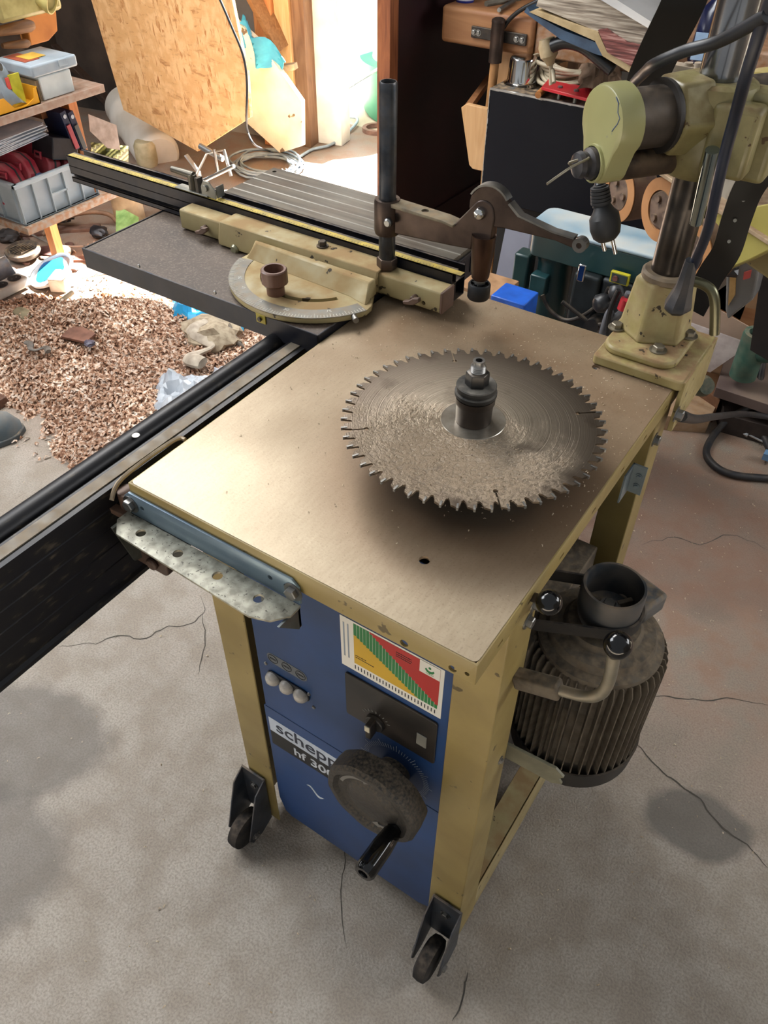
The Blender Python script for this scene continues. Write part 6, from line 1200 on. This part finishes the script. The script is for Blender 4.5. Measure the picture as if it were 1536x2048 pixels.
FB = mat('a89a5c', '94864a', .4, 0, 10, .1, dust=.6, dustc='8c735a', spots=.1)
bm = bm_new(); box(bm, -.05, .42, .058, .064, -.14, .02, Mf); obj('top_plate', bm, mat('b09a7c', '8f785c', .7, 0, 30, .3, dust=.8, dustc='7b5f4a'), fd, bevel=.001)
bm = bm_new(); box(bm, .0, .42, -.03, .058, -.16, -.055, Mf); obj('gear_housing', bm, FB, fd, bevel=.006)
pn = FA; po = FO+FA*.012
bm = bm_new(); quadplate(bm, [PL(u, v, po, pn) for u, v in ((1412, 432), (1600, 395), (1600, 470), (1500, 520), (1440, 545), (1385, 545), (1400, 500), (1428, 470))], .012, -FA); obj('side_skirt', bm, mat('a79c55', '8f8440', .38, 0, 10, .05, spots=.05), fd, bevel=.002)
bm = bm_new(); q = PL(1448, 395, FO, FA); box(bm, -.03, .01, -.02, .055, -.02, -.012, frame3(q, FE, (0, 0, 1), FA)); obj('name_plate', bm, mat('9c9486', '857d70', .4), fd)
FINS = mat('c7bda8', 'a39983', .7, 0, 60, .5)
for k, (u0, u1) in enumerate(((1420, 1452), (1455, 1500))):
    bm = bm_new(); quadplate(bm, [PL(u, v, FO-FA*(.06-.02*k), FA) for u, v in ((u0+2, 205), (u1-2, 178 if k else 200), (u1+38, 215), (u1+22, 300), (u0+20, 345), (u0+4, 330), (u0+28, 250))], .012, -FA); obj('motor_flange', bm, (FB, FINS)[k], fd, bevel=.003)
bm = bm_new(); q = PL(1500, 250, FO-FA*.08, FA); lathe(bm, ((0, 0), (.07, 0), (.075, .01), (.075, .10), (.06, .12), (0, .12)), q, -FA, 32); obj('feeder_motor', bm, FB, fd)
bm = bm_new(); q = PL(1465, 318, FO-FA*.02, FA); hexbolt(bm, q, FA, .010, .012); obj('flange_bolt', bm, CHROME, fd)
bm = bm_new(); box(bm, -.004, .012, -.05, .02, -.01, .0, frame3(PL(1232, 400, FO-FA*.03, FA), FE, (0, 0, 1), FA)); obj('guard_strip', bm, mat('c9c6c4', 'a9a6a4', .4), fd)
# perforated straps
STRM = mat('1a1817', '100f0e', .5, 0, 20, .1)
def strap(name, px, w_, yv, lab, holes=()):
    c_ = [Y(u, v, y) for (u, v), y in zip(px, yv)]; P_ = smoothpath(c_, 6); N_ = len(P_)-1; vd = (CAM-c_[len(c_)//2]).normalized(); q_ = thing(name, lab, 'strap', c_[-1])
    bm = bm_new()
    def f(a, b):
        i = min(N_, int(round(a*N_))); tn = (P_[min(i+1, N_)]-P_[max(i-1, 0)]).normalized(); s = tn.cross(vd+V((.15*sin(a*5), 0, .1*cos(a*4)))).normalized(); return P_[i]+s*(b-.5)*w_
    sheet(bm, 0, N_, 4, f, .003); obj('webbing', bm, STRM, q_)
    for u, v in holes:
        i = min(range(N_+1), key=lambda k: (P_[k]-Y(u, v, (yv[0]+yv[-1])/2)).length); d = ray(u, v); h = CAM+d*((P_[i]-CAM).dot(CF)/d.dot(CF)*.993); n = (CAM-h).normalized(); bm = bm_new(); lathe(bm, ((0, 0), (.0022, 0), (.0022, .0008), (0, .0008)), h+n*.0015, n, 12); obj('eyelet', bm, mat('a09c90', '878377', .4, .4), q_)
strap('perforated_strap', [(1580, 270), (1503, 367), (1474, 435), (1453, 502), (1422, 550), (1385, 620)], .036, [1.05, 1.06, 1.07, 1.08, 1.09, 1.10], 'black perforated strap hanging in an S-curve right of the column', [(1507, 360), (1487, 400), (1470, 441), (1458, 483)])
strap('wide_strap', [(1385, -40), (1360, 20), (1325, 90), (1298, 150), (1290, 175)], .052, [1.15, 1.15, 1.16, 1.17, 1.18], 'wide black strap hanging behind the feeder head at the top')
bm = bm_new(); q = Y(1412, 60, 1.30); box(bm, -.045, .02, -.01, .01, -.06, -.03, Matrix.Translation(Y(1400, 85, 1.3))); cyl(bm, Y(1378, 125, 1.3), Y(1368, 175, 1.3), .006); cyl(bm, Y(1398, 125, 1.3), Y(1390, 170, 1.3), .006); one('dusty_bracket', bm, mat('a19484', '80735f', .7, 0, 30, .3, dust=.6), 'dusty metal bracket with two rods seen behind the column', 'bracket')

# ================================================================ right side floor stuff
CBM = mat('b49a86', '9c826d', .7, 0, 6, .05); CBI = mat('8a6848', '735439', .7, 0, 6, .05)
kb = thing('cardboard_box', 'open cardboard box standing behind the stand on the right', 'box', Z(1410, 800, 0))
KY2 = 2.15
bm = bm_new(); quadplate(bm, [Y(u, v, KY2) for u, v in ((1360, 640), (1500, 690), (1420, 745), (1330, 712))], .004, (0, .5, .8)); obj('flap', bm, mat('b3a6a0', '9f928c', .7), kb)
bm = bm_new(); quadplate(bm, [Y(u, v, KY2+.03) for u, v in ((1385, 590), (1500, 655), (1478, 690), (1362, 642))], .004, (0, 1, 0)); obj('flap', bm, CBM, kb)
bm = bm_new(); quadplate(bm, [Y(u, v, KY2+.10) for u, v in ((1410, 600), (1520, 620), (1525, 520), (1500, 560), (1480, 640))], .004, (0, 1, 0)); obj('box_wall', bm, CBI, kb)
bm = bm_new(); q = Y(1420, 745, KY2); box(bm, q.x-.20, q.x+.14, KY2+.02, KY2+.22, 0, q.z-.01); obj('box_body', bm, CBI, kb)
po_ = thing('clear_parts_case', 'clear plastic case with red and tan contents leaning at the right', 'case', Y(1490, 560, 1.50))
bm = bm_new(); quadplate(bm, [Y(u, v, 1.48) for u, v in ((1452, 545), (1475, 500), (1526, 478), (1515, 560), (1505, 600), (1455, 640), (1450, 620))], .05, (0, 1, 0)); obj('case_shell', bm, mat('8c8a88', '75726f', .2, 0, 10, .03, trans=.3), po_, bevel=.004)
bm = bm_new(); quadplate(bm, [Y(u, v, 1.476) for u, v in ((1462, 520), (1474, 512), (1470, 590), (1456, 612))], .003, (0, 1, 0)); obj('tan_strip', bm, mat('b89560', '9d7c48'), po_)
bm = bm_new(); quadplate(bm, [Y(u, v, 1.476) for u, v in ((1488, 545), (1503, 540), (1500, 556), (1486, 560))], .003, (0, 1, 0)); obj('red_tab', bm, mat('c25550', 'a8443f'), po_)
bm = bm_new(); blob(bm, Y(1425, 525, 1.42), .035, 3, (1.3, 1, .7), .4, 3, 2); one('black_fitting_heap', bm, mat('1f1e20', '121113', .4), 'tangle of black plastic fittings beside the clear case', 'fittings')
bm = bm_new(); quadplate(bm, [Y(u, v, 1.60) for u, v in ((1536, 380), (1600, 380), (1600, 760), (1500, 700), (1520, 560))], .02, (0, 1, 0)); one('dark_cabinet', bm, mat('1b120f', '120b09', .7), 'dark cabinet side at the right edge behind the strap', 'cabinet')
gm = thing('green_gearbox', 'dusty green cast gearbox with an open socket at the right edge', 'gearbox', Z(1520, 760, .10)); GG = mat('3d6456', '2c4b40', .5, 0, 20, .2, dust=.6)
q = Z(1516, 665, .30); bm = bm_new(); lathe(bm, ((.022, .0), (.034, .0), (.036, -.01), (.036, -.14), (.022, -.14)), q, (0, -.05, 1), 32, close=True); lathe(bm, ((0, -.12), (.022, -.12), (.022, -.10), (0, -.10)), q, (0, -.05, 1), 24); obj('socket_tube', bm, GG, gm)
bm = bm_new(); blob(bm, q+V((.03, .03, -.04)), .06, 3, (1, 1, .8), .2, 2, 3); obj('gear_casing', bm, GG, gm)
PLK = wood('9a7f68', '7a604c', 3, 'y', dust=.4); 
def plank4(px, z, th, m, lab, nm='plank'): bm = bm_new(); quadplate(bm, [Z(u, v, z) for u, v in px], th, (0, 0, -1)); return one(nm, bm, m, lab, 'plank', 'planks stacked on the floor at the right', bevel=.001)
plank4([(1350, 770), (1450, 775), (1420, 838), (1335, 832)], .05, .05, wood('a88968', '8a6b4c', 3, 'x', dust=.2), 'short light plank end lying nearest to the machine corner')
plank4([(1470, 650), (1610, 660), (1600, 830), (1432, 775)], .13, .03, mat('6f5f5a', '5b4b46', .6, 0, 5, .05, dust=.3), 'wide grey-brown board at the right edge on top of the others')
plank4([(1440, 790), (1600, 840), (1600, 870), (1450, 830)], .06, .06, mat('3a2f29', '2a211c', .7), 'dark beam under the wide grey-brown board')
plank4([(1425, 640), (1475, 640), (1440, 800), (1395, 770)], .08, .08, wood('7a5338', '593a26', 3, 'y'), 'red-brown plank running back between box and wide board')
bm = bm_new(); lathe(bm, ((0, 0), (.026, 0), (.030, .01), (.030, .03), (.022, .05), (0, .05)), Z(1395, 770, .14), (.5, -.5, .4), 26); one('green_knob', bm, mat('3a4a3c', '28352a', .4, dust=.4), 'dark green knob below the corner of the stand plate', 'machine_knob')  # loose green knob of a machine
HS = mat('24262b', '1a1c20', .45, 0, 20, .05, dust=.1)
cable('air_hose', [Z(1550, 660, .22), Z(1528, 715, .16), Z(1517, 790, .10), Z(1520, 850, .03), Z(1540, 900, .015)], .010, HS, 'black hose dropping over the wide board at the right edge', 'hose')
cable('looped_hose', [Z(1560, 785, .14), Z(1490, 818, .08), Z(1440, 855, .02), Z(1413, 900, .012), Z(1428, 930, .012), Z(1470, 950, .012), Z(1560, 958, .012)], .010, HS, 'black hose curving in a wide loop on the floor at the right', 'hose')
cable('stand_cable', [X(1362, 832, -.145), Z(1395, 838, .55), Z(1440, 832, .30), Z(1490, 828, .15), Z(1560, 838, .09)], .008, HS, 'black cable leading away from the stand bolt to the right', 'cable')
a = Z(1458, 850, .015); b = Z(1495, 868, .015); d = (b-a).normalized(); cp = thing('hose_coupling', 'brass and nickel hose coupling lying inside the hose loop', 'coupling', a)
for k, (col, r) in enumerate(((CHROME, .008), (mat('c9a85a', 'ab8a3f', .3, .8), .010), (CHROME, .009))): bm = bm_new(); cyl(bm, a+d*.022*k, a+d*(.022*k+.018), r, n=8); obj('coupling_ring', bm, col, cp)
bm = bm_new(); cyl(bm, a+d*.062, a+d*.12, .004, n=12); obj('nipple', bm, CHROME, cp)
bm = bm_new(); q = Z(1536, 918, .012); box(bm, -.015, .015, -.012, .012, 0, .02, Matrix.Translation(q)); one('blue_clip', bm, mat('7aa0c4', '6389ad', .4), 'pale blue clip on the hose at the right edge', 'clip')
